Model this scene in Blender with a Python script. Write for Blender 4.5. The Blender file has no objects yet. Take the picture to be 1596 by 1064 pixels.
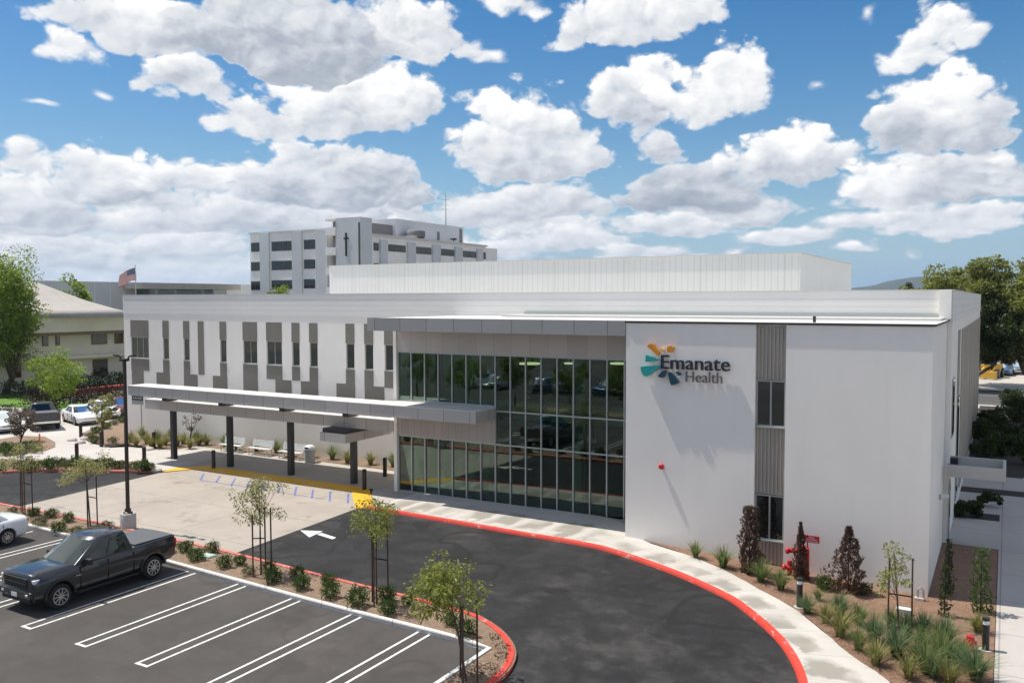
import bpy, bmesh, math, random
import numpy as np
from mathutils import Vector, Matrix
from mathutils.geometry import delaunay_2d_cdt
R_=math.radians
sc=bpy.context.scene
COL=sc.collection
rng=random.Random(7)

# ------------------------------------------------------------------ camera frame (surveyed from the photograph)
F_PX=1337.08
CAMX=Vector((0.8662771,-0.0227673,0.49904472)); CAMY=Vector((0.49956118,0.0427086,-0.86522518)); CAMZ=Vector((-0.00161466,0.99882813,0.04837114))
EYE=Vector((0,0,10))
def ray(px,py):
    d=Vector(((px-798)/F_PX,-(py-532)/F_PX,-1.0))
    return Vector((CAMX.dot(d),CAMY.dot(d),CAMZ.dot(d)))
def gz(x):
    t=min(1,max(0,(x+14)/12)); return -0.6*t
def spot(px,py,dz=0.0):
    """ground point seen at this place of the survey photo (the site falls 0.6 m towards the east)"""
    d=ray(px,py); z=0
    for i in range(30):
        t=(z+dz-EYE.z)/d.z; P=EYE+d*t; z=gz(P.x)
    return Vector((P.x,P.y,z+dz))
def onY(px,py,Y):
    d=ray(px,py); return EYE+d*((Y-EYE.y)/d.y)
def onX(px,py,X):
    d=ray(px,py); return EYE+d*((X-EYE.x)/d.x)

# ------------------------------------------------------------------ materials
MAT={}
def newmat(name):
    m=bpy.data.materials.new(name); m.use_nodes=True
    nt=m.node_tree; b=nt.nodes['Principled BSDF']; MAT[name]=m
    return m,nt,b
def N(nt,t,**kw):
    n=nt.nodes.new(t)
    for k,v in kw.items():
        if k=='op': n.operation=v
        elif k[0]=='i' and k[1:].isdigit(): n.inputs[int(k[1:])].default_value=v
        else: setattr(n,k,v)
    return n
def L(nt,a,b): nt.links.new(a,b)
def rgb(c): return (c[0],c[1],c[2],1)
def coords(nt,world=False):
    if world: return N(nt,'ShaderNodeNewGeometry').outputs['Position']
    return N(nt,'ShaderNodeTexCoord').outputs['Object']
def noise(nt,vec,scale,detail=4,rough=.55):
    n=N(nt,'ShaderNodeTexNoise'); n.inputs['Scale'].default_value=scale; n.inputs['Detail'].default_value=detail
    n.inputs['Roughness'].default_value=rough
    if vec is not None: L(nt,vec,n.inputs['Vector'])
    return n.outputs['Fac']
def ramp(nt,fac,stops,interp='LINEAR'):
    r=N(nt,'ShaderNodeValToRGB'); cr=r.color_ramp; cr.interpolation=interp
    while len(cr.elements)<len(stops): cr.elements.new(.5)
    for e,(p,c) in zip(cr.elements,stops):
        e.position=p; e.color=rgb(c) if hasattr(c,'__len__') else (c,c,c,1)
    L(nt,fac,r.inputs['Fac']); return r.outputs['Color']
def mix(nt,fac,a,b):
    m=N(nt,'ShaderNodeMix',data_type='RGBA')
    for s,v in ((m.inputs[0],fac),(m.inputs[6],a),(m.inputs[7],b)):
        if isinstance(v,(int,float)): s.default_value=v
        elif hasattr(v,'__len__'): s.default_value=rgb(v)
        else: L(nt,v,s)
    return m.outputs[2]
def bump(nt,b,h,strength=.3,dist=.02):
    n=N(nt,'ShaderNodeBump'); n.inputs['Strength'].default_value=strength; n.inputs['Distance'].default_value=dist
    L(nt,h,n.inputs['Height']); L(nt,n.outputs[0],b.inputs['Normal'])
def math_(nt,op,a,b=None,c=None,clamp=False):
    m=N(nt,'ShaderNodeMath',op=op,use_clamp=clamp)
    for i,v in enumerate((a,b,c)):
        if v is None: continue
        if isinstance(v,(int,float)): m.inputs[i].default_value=v
        else: L(nt,v,m.inputs[i])
    return m.outputs[0]
def simple(name,c,rough=.6,metal=0,spec=.5,var=.0,scale=3,bumps=0,bscale=40,world=False,coat=0):
    m,nt,b=newmat(name)
    b.inputs['Roughness'].default_value=rough; b.inputs['Metallic'].default_value=metal
    b.inputs['Specular IOR Level'].default_value=spec
    if coat: b.inputs['Coat Weight'].default_value=coat; b.inputs['Coat Roughness'].default_value=.04
    v=coords(nt,world)
    if var>0:
        f=noise(nt,v,scale,5,.6)
        lo=[max(0,x*(1-var)) for x in c]; hi=[min(1,x*(1+var)) for x in c]
        L(nt,ramp(nt,f,[(.3,lo),(.7,hi)]),b.inputs['Base Color'])
    else: b.inputs['Base Color'].default_value=rgb(c)
    if bumps>0: bump(nt,b,noise(nt,v,bscale,3),bumps,.01)
    return m
simple('stucco_white',(.87,.825,.765),.85,var=.035,scale=.35,bumps=.25,bscale=60,world=True)
simple('roof_white',(.64,.625,.60),.6,var=.04,scale=.8,world=True)
simple('fascia_grey',(.27,.275,.285),.45,metal=.35,var=.05,scale=.7,world=True)
simple('canopy_metal',(.50,.475,.45),.5,metal=.15,var=.05,scale=.6,world=True)
simple('portal_clad',(.34,.30,.275),.5,var=.05,scale=1.2,world=True)
simple('cladding_beige',(.52,.48,.45),.6,var=.04,scale=1,world=True)
simple('soffit',(.5,.48,.46),.7)
simple('panel_grey',(.215,.195,.163),.55,metal=.1,var=.08,scale=.5,world=True)
simple('rib_grey',(.41,.37,.32),.45,metal=.3,var=.06,scale=1,world=True)
simple('alu',(.44,.465,.44),.4,metal=.4)
simple('frame_grey',(.38,.38,.37),.45,metal=.4)
simple('dark_metal',(.03,.028,.027),.45,metal=.2,spec=.5)
simple('column_dark',(.035,.035,.038),.4,metal=.2)
simple('bronze',(.045,.034,.028),.45,metal=.3)
simple('black',(.01,.01,.01),.6)
simple('black_plastic',(.018,.018,.02),.5)
simple('tyre',(.02,.02,.02),.85)
simple('rim_silver',(.62,.62,.64),.28,metal=.9)
simple('chrome',(.7,.7,.72),.15,metal=1)
simple('plate_white',(.75,.75,.75),.5)
simple('lamp_clear',(.75,.77,.8),.12,spec=.8)
simple('lamp_red',(.35,.01,.01),.2,spec=.8)
simple('tonneau',(.09,.095,.105),.6,bumps=.3,bscale=120)
simple('concrete_grey',(.45,.43,.40),.85,var=.1,scale=2,bumps=.2)
simple('bark',(.10,.075,.055),.9,var=.3,scale=8,bumps=.5,bscale=25)
simple('bark_dark',(.045,.033,.025),.9,var=.3,scale=8,bumps=.5,bscale=25)
simple('stake_wood',(.085,.055,.038),.85,var=.25,scale=10)
simple('red_gloss',(.55,.02,.025),.35,coat=.3)
simple('sign_red',(.45,.012,.02),.4)
simple('sign_white',(.8,.8,.8),.5)
simple('yellow_paint',(.78,.42,.02),.6,var=.08,scale=4,bumps=.6,bscale=14,world=True)
simple('white_paint',(.68,.68,.66),.7,var=.09,scale=5,world=True)
simple('blue_paint',(.12,.17,.42),.7,var=.35,scale=3,world=True)
simple('bench_white',(.72,.74,.74),.4,metal=.1)
simple('sign_letters_dark',(.010,.014,.045),.35)
simple('sign_letters_grey',(.16,.165,.185),.4)
simple('petal_orange',(.72,.26,.012),.4)
simple('petal_yellow',(.80,.40,.06),.4)
simple('petal_teal',(.01,.33,.33),.4)
simple('petal_deep',(.0,.055,.085),.35)
simple('interior_white',(.70,.74,.68),.8)
simple('interior_floor',(.30,.29,.27),.5)
simple('interior_dark',(.09,.10,.09),.8)
simple('orange_plastic',(.75,.16,.02),.5)
simple('utility_green',(.40,.52,.45),.7)
simple('beige_wall',(.60,.55,.47),.85,var=.06,scale=.5)
simple('brown_trim',(.17,.11,.08),.7)
simple('roof_pale',(.40,.37,.34),.85,var=.08,scale=1)
simple('hospital_white',(.88,.86,.83),.8,var=.05,scale=.3)
simple('hospital_grey',(.62,.635,.65),.8,var=.06,scale=.3)
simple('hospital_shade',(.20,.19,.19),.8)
simple('screen_grey',(.55,.56,.57),.6,var=.07,scale=.4)
simple('red_wall',(.36,.06,.05),.8,var=.1,scale=1)
simple('machine_yellow',(.55,.32,.04),.6)
simple('truck_paint',(.045,.047,.052),.28,metal=.6,coat=.9)
simple('car_white',(.80,.81,.82),.3,coat=.8)
simple('car_black',(.018,.018,.02),.25,metal=.3,coat=.8)
simple('car_blue',(.10,.16,.26),.28,metal=.5,coat=.8)
simple('car_darkred',(.12,.02,.02),.28,metal=.3,coat=.8)
simple('car_silver',(.45,.46,.48),.28,metal=.7,coat=.8)
simple('rock',(.48,.44,.40),.9,var=.2,scale=4,bumps=.5,bscale=15)

m=MAT['white_paint']; nt=m.node_tree; b=nt.nodes['Principled BSDF']; lk=b.inputs['Base Color'].links[0].from_socket
wp=coords(nt,True); L(nt,mix(nt,ramp(nt,noise(nt,wp,7,8,.75),[(.54,0),(.66,.75)]),lk,(.10,.095,.09)),b.inputs['Base Color'])
m=MAT['stucco_white']; nt=m.node_tree; b=nt.nodes['Principled BSDF']; lk=b.inputs['Base Color'].links[0].from_socket
mp=N(nt,'ShaderNodeMapping'); mp.inputs['Scale'].default_value=(2.2,2.2,.12); L(nt,coords(nt,True),mp.inputs[0])
st=noise(nt,mp.outputs[0],1,5,.6); L(nt,mix(nt,ramp(nt,st,[(.50,0),(.75,.07)]),lk,(.52,.50,.47)),b.inputs['Base Color'])
def glass_mat(name,tint,refl=1.0,rough=0.0,dark=None):
    m,nt,b=newmat(name); nt.nodes.remove(b)
    out=nt.nodes['Material Output']
    fr=N(nt,'ShaderNodeFresnel'); fr.inputs['IOR'].default_value=1.62
    gl=N(nt,'ShaderNodeBsdfGlossy'); gl.inputs['Roughness'].default_value=rough; gl.inputs['Color'].default_value=(.9,.97,.94,1)
    if dark is None:
        tr=N(nt,'ShaderNodeBsdfTransparent'); tr.inputs['Color'].default_value=rgb(tint)
    else:
        tr=N(nt,'ShaderNodeBsdfDiffuse'); tr.inputs['Color'].default_value=rgb(dark)
    mx=N(nt,'ShaderNodeMixShader')
    f=math_(nt,'MULTIPLY_ADD',fr.outputs[0],refl,.02,clamp=True)
    L(nt,f,mx.inputs[0]); L(nt,tr.outputs[0],mx.inputs[1]); L(nt,gl.outputs[0],mx.inputs[2]); L(nt,mx.outputs[0],out.inputs[0])
    return m
glass_mat('glass_curtain',(.46,.60,.52),1.3)
glass_mat('glass_far',None,.9,.05,(.018,.018,.022))
glass_mat('glass_window',None,2.0,0.0,(.008,.010,.010))
glass_mat('glass_car',None,.95,.02,(.010,.012,.014))
glass_mat('glass_windscreen',None,1.35,.01,(.012,.020,.022))
glass_mat('glass_screen',None,2.6,.02,(.05,.09,.10))

def lightm(name,c,s):
    m,nt,b=newmat(name); b.inputs['Emission Color'].default_value=rgb(c); b.inputs['Emission Strength'].default_value=s
    b.inputs['Base Color'].default_value=rgb(c)
lightm('ceiling_light',(1,.82,.55),1.6)

# walls with horizontal seams on the parapet band only (real joints of the metal coping cladding)
def parapet_mat():
    m,nt,b=newmat('parapet_metal'); b.inputs['Roughness'].default_value=.55
    p=coords(nt,True); s=N(nt,'ShaderNodeSeparateXYZ'); L(nt,p,s.inputs[0])
    fz=math_(nt,'FRACT',math_(nt,'MULTIPLY',s.outputs[2],2.9))
    line=math_(nt,'LESS_THAN',fz,.10)
    base=ramp(nt,noise(nt,p,.4,3),[(.3,(.76,.74,.71)),(.7,(.80,.78,.75))])
    L(nt,mix(nt,math_(nt,'MULTIPLY',line,.30),base,(.45,.45,.45)),b.inputs['Base Color'])
    bump(nt,b,math_(nt,'SUBTRACT',1,line),.5,.02)
parapet_mat()
def screen_mat():
    m,nt,b=newmat('screen_metal'); b.inputs['Roughness'].default_value=.5
    p=coords(nt,True); s=N(nt,'ShaderNodeSeparateXYZ'); L(nt,p,s.inputs[0])
    q=math_(nt,'ADD',s.outputs[0],s.outputs[1])
    fz=math_(nt,'FRACT',math_(nt,'MULTIPLY',q,2.7)); line=math_(nt,'LESS_THAN',fz,.16)
    fb=math_(nt,'FRACT',math_(nt,'MULTIPLY',q,.42)); l2=math_(nt,'LESS_THAN',fb,.05)
    base=ramp(nt,noise(nt,p,.5,3),[(.3,(.80,.79,.74)),(.7,(.84,.83,.785))])
    c=mix(nt,math_(nt,'MULTIPLY',line,.20),base,(.4,.4,.4))
    c=mix(nt,math_(nt,'MULTIPLY',l2,.13),c,(.35,.35,.36))
    L(nt,c,b.inputs['Base Color']); bump(nt,b,math_(nt,'SUBTRACT',1,line),.35,.03)
screen_mat()
def seam_mat(name,c,pitch,axis=0,dark=.35,width=.03):
    m,nt,b=newmat(name); b.inputs['Roughness'].default_value=.5; b.inputs['Metallic'].default_value=.15
    p=coords(nt,True); s=N(nt,'ShaderNodeSeparateXYZ'); L(nt,p,s.inputs[0])
    q=s.outputs[0] if axis==0 else math_(nt,'ADD',s.outputs[0],s.outputs[1])
    cell=math_(nt,'FLOOR',math_(nt,'MULTIPLY',q,1/pitch))
    wn=N(nt,'ShaderNodeTexWhiteNoise',noise_dimensions='1D'); L(nt,cell,wn.inputs['W'])
    line=math_(nt,'LESS_THAN',math_(nt,'FRACT',math_(nt,'MULTIPLY',q,1/pitch)),width)
    lo=[x*.93 for x in c]; hi=[min(1,x*1.07) for x in c]
    base=mix(nt,wn.outputs['Value'],lo,hi)
    L(nt,mix(nt,math_(nt,'MULTIPLY',line,.6),base,[x*dark for x in c]),b.inputs['Base Color'])
    bump(nt,b,math_(nt,'SUBTRACT',1,line),.4,.01)
seam_mat('fascia_panels',(.37,.36,.345),1.55,1)
seam_mat('canopy_panels',(.46,.435,.41),1.5,1)
seam_mat('portal_panels',(.40,.355,.325),.42,1,.5,.05)
seam_mat('clad_panels',(.52,.475,.445),1.0,1,.6,.02)

# ground materials
def asphalt(name,dark,light,patch):
    m,nt,b=newmat(name); p=coords(nt,True)
    b.inputs['Roughness'].default_value=.82; b.inputs['Specular IOR Level'].default_value=.3
    big=noise(nt,p,.16,7,.66); mid=noise(nt,p,.9,5,.65); fine=noise(nt,p,45,3,.7)
    c=ramp(nt,big,[(.42,dark),(.52,[(a*.7+b_*.3) for a,b_ in zip(dark,light)]),(.58,light)])
    st=ramp(nt,mid,[(.40,1),(.52,0)])
    st2=ramp(nt,noise(nt,p,.28,5,.7),[(.42,0),(.50,1),(.58,0)])
    c=mix(nt,math_(nt,'MULTIPLY',st,patch),c,[x*.55 for x in dark])
    c=mix(nt,math_(nt,'MULTIPLY',st2,patch*1.0),c,[x*.35 for x in dark])
    wl=noise(nt,p,.11,3,.6); cr=math_(nt,'ABSOLUTE',math_(nt,'SUBTRACT',wl,.5)); c=mix(nt,ramp(nt,cr,[(.004,patch*1.2),(.014,0)]),c,[x*.35 for x in dark])
    dust=ramp(nt,noise(nt,p,1.7,4,.7),[(.66,0),(.78,1)])
    c=mix(nt,math_(nt,'MULTIPLY',dust,.38),c,(.22,.21,.20))
    c=mix(nt,ramp(nt,fine,[(.35,.45),(.7,0)]),c,[x*.6 for x in dark])
    L(nt,c,b.inputs['Base Color']); bump(nt,b,fine,.35,.008)
asphalt('asphalt_drive',(.028,.028,.030),(.066,.063,.061),.6)
asphalt('asphalt_lot',(.080,.072,.067),(.105,.095,.089),.22)
asphalt('asphalt_old',(.10,.098,.095),(.15,.145,.14),.2)
def concrete(name,c1,c2,grid=None,stain=.3,rot=0):
    m,nt,b=newmat(name); p=coords(nt,True); b.inputs['Roughness'].default_value=.85
    f=noise(nt,p,.35,6,.6); fine=noise(nt,p,30,4,.7)
    c=ramp(nt,f,[(.3,c1),(.7,c2)])
    c=mix(nt,ramp(nt,noise(nt,p,.55,5,.75),[(.56,0),(.68,stain)]),c,[x*.42 for x in c1])
    c=mix(nt,ramp(nt,fine,[(.35,.18),(.65,0)]),c,[x*.7 for x in c1])
    if grid:
        s=N(nt,'ShaderNodeSeparateXYZ'); L(nt,p,s.inputs[0])
        lx=math_(nt,'LESS_THAN',math_(nt,'FRACT',math_(nt,'MULTIPLY',s.outputs[0],1/grid[0])),.05/grid[0])
        ly=math_(nt,'LESS_THAN',math_(nt,'FRACT',math_(nt,'MULTIPLY',s.outputs[1],1/grid[1])),.05/grid[1])
        ln=math_(nt,'MAXIMUM',lx,ly)
        c=mix(nt,math_(nt,'MULTIPLY',ln,.55),c,[x*.4 for x in c1])
    L(nt,c,b.inputs['Base Color']); bump(nt,b,fine,.2,.006)
concrete('concrete_apron',(.335,.292,.25),(.415,.368,.32),(5.2,4.1),.55)
concrete('concrete_plaza',(.40,.365,.33),(.47,.435,.395),(2.4,2.2),.25)
concrete('concrete_walk_side',(.42,.39,.36),(.48,.45,.42),(30,3.4),.2)
concrete('concrete_road',(.46,.43,.40),(.53,.50,.47),(6,6),.15)
concrete('lot_pale',(.42,.38,.33),(.50,.46,.40),None,.2)
def sidewalk_mat():
    m,nt,b=newmat('concrete_sidewalk'); p=coords(nt,True)
    uv=N(nt,'ShaderNodeUVMap').outputs[0]; s=N(nt,'ShaderNodeSeparateXYZ'); L(nt,uv,s.inputs[0])
    b.inputs['Roughness'].default_value=.85
    f=noise(nt,p,.6,5,.6); fine=noise(nt,p,30,4,.7)
    c=ramp(nt,f,[(.3,(.47,.44,.405)),(.7,(.56,.53,.49))])
    u=math_(nt,'FRACT',s.outputs[0])
    w1=noise(nt,p,1.1,5,.7); w2=noise(nt,p,.33,3,.6)
    # damp patch in each slab: lies near the kerb and against the downhill joint
    a=math_(nt,'MULTIPLY_ADD',w1,.95,-.48)
    t=math_(nt,'ADD',s.outputs[1],a)                # 0 kerb .. 1 building
    ty=ramp(nt,t,[(.03,0),(.13,1),(.50,1),(.66,0)])
    tu=ramp(nt,math_(nt,'ADD',u,math_(nt,'MULTIPLY_ADD',w1,.5,-.25)),[(.10,0),(.36,1),(.90,1),(.96,.0)])
    wet=math_(nt,'MULTIPLY',math_(nt,'MULTIPLY',ty,tu),ramp(nt,w2,[(.36,.15),(.52,1)]))
    c=mix(nt,math_(nt,'MULTIPLY',wet,.82),c,(.235,.215,.18))
    j=math_(nt,'LESS_THAN',u,.02)
    c=mix(nt,math_(nt,'MULTIPLY',j,.45),c,(.25,.24,.22))
    c=mix(nt,ramp(nt,fine,[(.35,.15),(.65,0)]),c,(.4,.38,.35))
    L(nt,c,b.inputs['Base Color']); bump(nt,b,fine,.2,.006)
sidewalk_mat()
def kerb_mat(name,c1,c2,under,amt):
    m,nt,b=newmat(name); p=coords(nt,True); b.inputs['Roughness'].default_value=.6
    c=ramp(nt,noise(nt,p,1.2,5,.6),[(.3,c1),(.7,c2)])
    c=mix(nt,ramp(nt,noise(nt,p,1.6,7,.75),[(.57,0),(.68,amt)]),c,under)
    sx=N(nt,'ShaderNodeSeparateXYZ'); L(nt,p,sx.inputs[0]); jn=math_(nt,'LESS_THAN',math_(nt,'FRACT',math_(nt,'MULTIPLY',math_(nt,'ADD',sx.outputs[0],math_(nt,'MULTIPLY',sx.outputs[1],.5)),.34)),.012)
    c=mix(nt,math_(nt,'MULTIPLY',jn,.6),c,(.12,.10,.09))
    c=mix(nt,ramp(nt,noise(nt,p,9,6,.8),[(.57,0),(.70,.6)]),c,[x*.35+.03 for x in c1])
    L(nt,c,b.inputs['Base Color']); bump(nt,b,noise(nt,p,18,4,.7),.3,.01)
kerb_mat('kerb_red',(.60,.045,.028),(.68,.065,.04),(.60,.50,.46),.75)
kerb_mat('kerb_red_faded',(.56,.12,.09),(.62,.17,.13),(.60,.53,.49),.9)
kerb_mat('kerb_white',(.58,.57,.55),(.68,.67,.65),(.42,.40,.38),.5)
def soil(name,c1,c2,c3):
    m,nt,b=newmat(name); p=coords(nt,True); b.inputs['Roughness'].default_value=.95
    a=noise(nt,p,2.2,6,.7); f=noise(nt,p,22,5,.75)
    v=N(nt,'ShaderNodeTexVoronoi'); v.inputs['Scale'].default_value=16; L(nt,p,v.inputs['Vector'])
    c=ramp(nt,a,[(.3,c1),(.7,c2)]); c=mix(nt,ramp(nt,f,[(.42,.75),(.58,0)]),c,c3)
    c=mix(nt,ramp(nt,v.outputs['Color'],[(.75,0),(.95,.45)]),c,[min(1,x*1.6) for x in c2])
    L(nt,c,b.inputs['Base Color']); bump(nt,b,f,.9,.03)
soil('mulch',(.25,.17,.115),(.34,.245,.17),(.12,.075,.05))
soil('mulch_red',(.24,.135,.085),(.33,.205,.135),(.11,.06,.04))
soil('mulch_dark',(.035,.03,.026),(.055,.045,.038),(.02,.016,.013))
soil('ground_earth',(.16,.14,.11),(.24,.21,.16),(.10,.09,.07))
soil('lawn',(.10,.20,.018),(.15,.27,.025),(.05,.12,.01))
soil('hill_scrub',(.05,.06,.035),(.07,.08,.05),(.03,.04,.025))

def leaf_mat(name,c1,c2,trans=.35,rough=.5,big=.0):
    m,nt,b=newmat(name)
    g=N(nt,'ShaderNodeNewGeometry')
    c=ramp(nt,g.outputs['Random Per Island'],[(0,c1),(.55,[(a+d)/2 for a,d in zip(c1,c2)]),(1,c2)])
    if big:
        c=mix(nt,ramp(nt,noise(nt,g.outputs['Position'],big,3),[(.4,0),(.62,.55)]),c,[x*1.5 for x in c2])
    b.inputs['Roughness'].default_value=rough; b.inputs['Specular IOR Level'].default_value=.25
    L(nt,c,b.inputs['Base Color'])
    t=N(nt,'ShaderNodeBsdfTranslucent'); L(nt,c,t.inputs['Color'])
    mx=N(nt,'ShaderNodeMixShader'); mx.inputs[0].default_value=trans
    L(nt,b.outputs[0],mx.inputs[1]); L(nt,t.outputs[0],mx.inputs[2]); L(nt,mx.outputs[0],nt.nodes['Material Output'].inputs[0])
leaf_mat('leaf_tree',(.095,.155,.022),(.25,.33,.055),.55,.5,.35)
leaf_mat('leaf_oak',(.095,.118,.027),(.26,.28,.075),.52,.5,.25)
leaf_mat('leaf_sapling',(.17,.20,.035),(.40,.42,.11),.5)
leaf_mat('leaf_pale',(.22,.22,.08),(.46,.45,.20),.45)
leaf_mat('leaf_shrub',(.040,.080,.018),(.12,.18,.045),.35)
leaf_mat('leaf_shrub_grey',(.11,.12,.055),(.20,.20,.10),.3)
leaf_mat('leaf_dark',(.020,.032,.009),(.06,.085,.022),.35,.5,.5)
leaf_mat('leaf_burgundy',(.018,.006,.008),(.05,.018,.02),.25)
leaf_mat('leaf_brown',(.085,.050,.034),(.19,.12,.085),.35)
leaf_mat('leaf_dusty',(.13,.105,.085),(.24,.20,.155),.4)
leaf_mat('blade_green',(.12,.165,.05),(.26,.31,.12),.45)
leaf_mat('blade_yellow',(.17,.18,.05),(.36,.34,.13),.35)
leaf_mat('blade_blue',(.095,.155,.065),(.21,.285,.135),.45)
SUN_E=4.6; SKY_S=.12; CLOUD_GAIN=8.0; SKY_VAL=.73; HOR_GAIN=7.5; CLOUD_RELIEF=.26; HAZE=8e-5; EXPO=.26

# ------------------------------------------------------------------ mesh helpers
def origin_of(o):
    v=Vector((0,0,0))
    while o is not None: v=v+o.location; o=o.parent
    return v
class MB:
    def __init__(s): s.v=[]; s.f=[]; s.m=[]; s.mi=0
    def add(s,vs,fs):
        o=len(s.v); s.v+= [tuple(v) for v in vs]; s.f+=[tuple(i+o for i in f) for f in fs]; s.m+=[s.mi]*len(fs); return s
    def quad(s,a,b,c,d): return s.add([a,b,c,d],[(0,1,2,3)])
    def box(s,x0,x1,y0,y1,z0,z1):
        v=[(x,y,z) for z in (z0,z1) for y in (y0,y1) for x in (x0,x1)]
        return s.add(v,[(0,2,3,1),(4,5,7,6),(0,1,5,4),(2,6,7,3),(0,4,6,2),(1,3,7,5)])
    def obox(s,c,size,M):
        h=Vector(size)/2; v=[]
        for z in (-1,1):
            for y in (-1,1):
                for x in (-1,1): v.append(Vector(c)+M@Vector((x*h.x,y*h.y,z*h.z)))
        return s.add(v,[(0,2,3,1),(4,5,7,6),(0,1,5,4),(2,6,7,3),(0,4,6,2),(1,3,7,5)])
    def bar(s,a,b,w,h=None):
        a=Vector(a); b=Vector(b); d=(b-a); l=d.length
        if l<1e-6: return s
        q=d.to_track_quat('X','Z').to_matrix()
        return s.obox((a+b)/2,(l,w,h or w),q)
    def prism(s,poly,z0,z1):
        n=len(poly); v=[(p[0],p[1],z0) for p in poly]+[(p[0],p[1],z1) for p in poly]
        return s.add(v,[tuple(reversed(range(n))),tuple(range(n,2*n))]+[(i,(i+1)%n,(i+1)%n+n,i+n) for i in range(n)])
    def tube(s,pts,rad,n=8,cap=True):
        pts=[Vector(p) for p in pts]; rs=rad if hasattr(rad,'__len__') else [rad]*len(pts)
        o=len(s.v); vs=[]; fs=[]
        for i,p in enumerate(pts):
            d=(pts[min(i+1,len(pts)-1)]-pts[max(i-1,0)]).normalized()
            u=d.orthogonal().normalized() if i==0 else (u-d*u.dot(d)).normalized()
            w=d.cross(u)
            for k in range(n):
                a=2*math.pi*k/n; vs.append(p+(u*math.cos(a)+w*math.sin(a))*rs[i])
        for i in range(len(pts)-1):
            for k in range(n): fs.append((i*n+k,i*n+(k+1)%n,(i+1)*n+(k+1)%n,(i+1)*n+k))
        if cap: fs+=[tuple(reversed(range(n))),tuple((len(pts)-1)*n+k for k in range(n))]
        return s.add(vs,fs)
    def lathe(s,prof,c=(0,0,0),n=20,axis='Z',ring=False):
        vs=[];fs=[]
        for r,z in prof:
            for k in range(n):
                a=2*math.pi*k/n
                p=(r*math.cos(a),r*math.sin(a),z)
                if axis=='X': p=(z,r*math.cos(a),r*math.sin(a))
                if axis=='Y': p=(r*math.cos(a),z,r*math.sin(a))
                vs.append((p[0]+c[0],p[1]+c[1],p[2]+c[2]))
        m=len(prof)
        for i in range(m-1):
            for k in range(n): fs.append((i*n+k,i*n+(k+1)%n,(i+1)*n+(k+1)%n,(i+1)*n+k))
        if ring: fs+=[((m-1)*n+k,(m-1)*n+(k+1)%n,(k+1)%n,k) for k in range(n)]
        else: fs+=[tuple(reversed(range(n))),tuple((m-1)*n+k for k in range(n))]
        return s.add(vs,fs)
    def build(s,name,mats,parent=None,smooth=False,bevel=0,fixn=True):
        me=bpy.data.meshes.new(name); o_=origin_of(parent) if parent else Vector((0,0,0))
        me.from_pydata([(v[0]-o_.x,v[1]-o_.y,v[2]-o_.z) for v in s.v],[],s.f)
        for m in (mats if isinstance(mats,(list,tuple)) else [mats]): me.materials.append(MAT[m])
        if len(me.materials)>1: me.polygons.foreach_set('material_index',s.m)
        if fixn:
            bm=bmesh.new(); bm.from_mesh(me); bmesh.ops.recalc_face_normals(bm,faces=bm.faces); bm.to_mesh(me); bm.free()
        if smooth: me.shade_smooth()
        me.update()
        o=bpy.data.objects.new(name,me); COL.objects.link(o)
        if parent: o.parent=parent
        if bevel:
            b=o.modifiers.new('bevel','BEVEL'); b.width=bevel; b.segments=2; b.limit_method='ANGLE'; b.angle_limit=R_(35)
        return o
def tag(o,label=None,cat=None,group=None,kind=None):
    if label: o['label']=label
    if cat: o['category']=cat
    if group: o['group']=group
    if kind: o['kind']=kind
    return o
def thing(name,label,cat,loc,group=None,rz=0):
    o=bpy.data.objects.new(name,None); COL.objects.link(o); o.location=loc; o.rotation_euler=(0,0,rz); o.empty_display_size=.3
    return tag(o,label,cat,group)
def dup(root,loc,rz=0,scale=None,label=None,group=None):
    r=root.copy(); COL.objects.link(r); r.location=loc; r.rotation_euler=(0,0,rz)
    if scale is not None: r.scale=(scale,)*3 if not hasattr(scale,'__len__') else scale
    if label: r['label']=label
    if group: r['group']=group
    for ch in list(root.children):
        c=ch.copy(); COL.objects.link(c); c.parent=r
        for g in ch.children:
            d=g.copy(); COL.objects.link(d); d.parent=c
    return r
def smooth_angle(o,a=40):
    o.data.shade_smooth()
    try: o.data.set_sharp_from_angle(angle=R_(a))
    except Exception: pass
    return o
def catmull(pts,n=6):
    out=[]; P=[Vector(p) for p in pts]
    for i in range(len(P)-1):
        a=P[max(i-1,0)];b=P[i];c=P[i+1];d=P[min(i+2,len(P)-1)]
        for k in range(n):
            t=k/n
            out.append(.5*((2*b)+(c-a)*t+(2*a-5*b+4*c-d)*t*t+(3*b-3*c+d-a)*t**3))
    out.append(P[-1]); return out
ORD=['first','second','third','fourth','fifth','sixth','seventh','eighth','ninth','tenth','eleventh','twelfth','thirteenth','fourteenth','fifteenth','sixteenth','seventeenth','eighteenth','nineteenth','twentieth','twenty-first','twenty-second','twenty-third','twenty-fourth','twenty-fifth','twenty-sixth']

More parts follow.
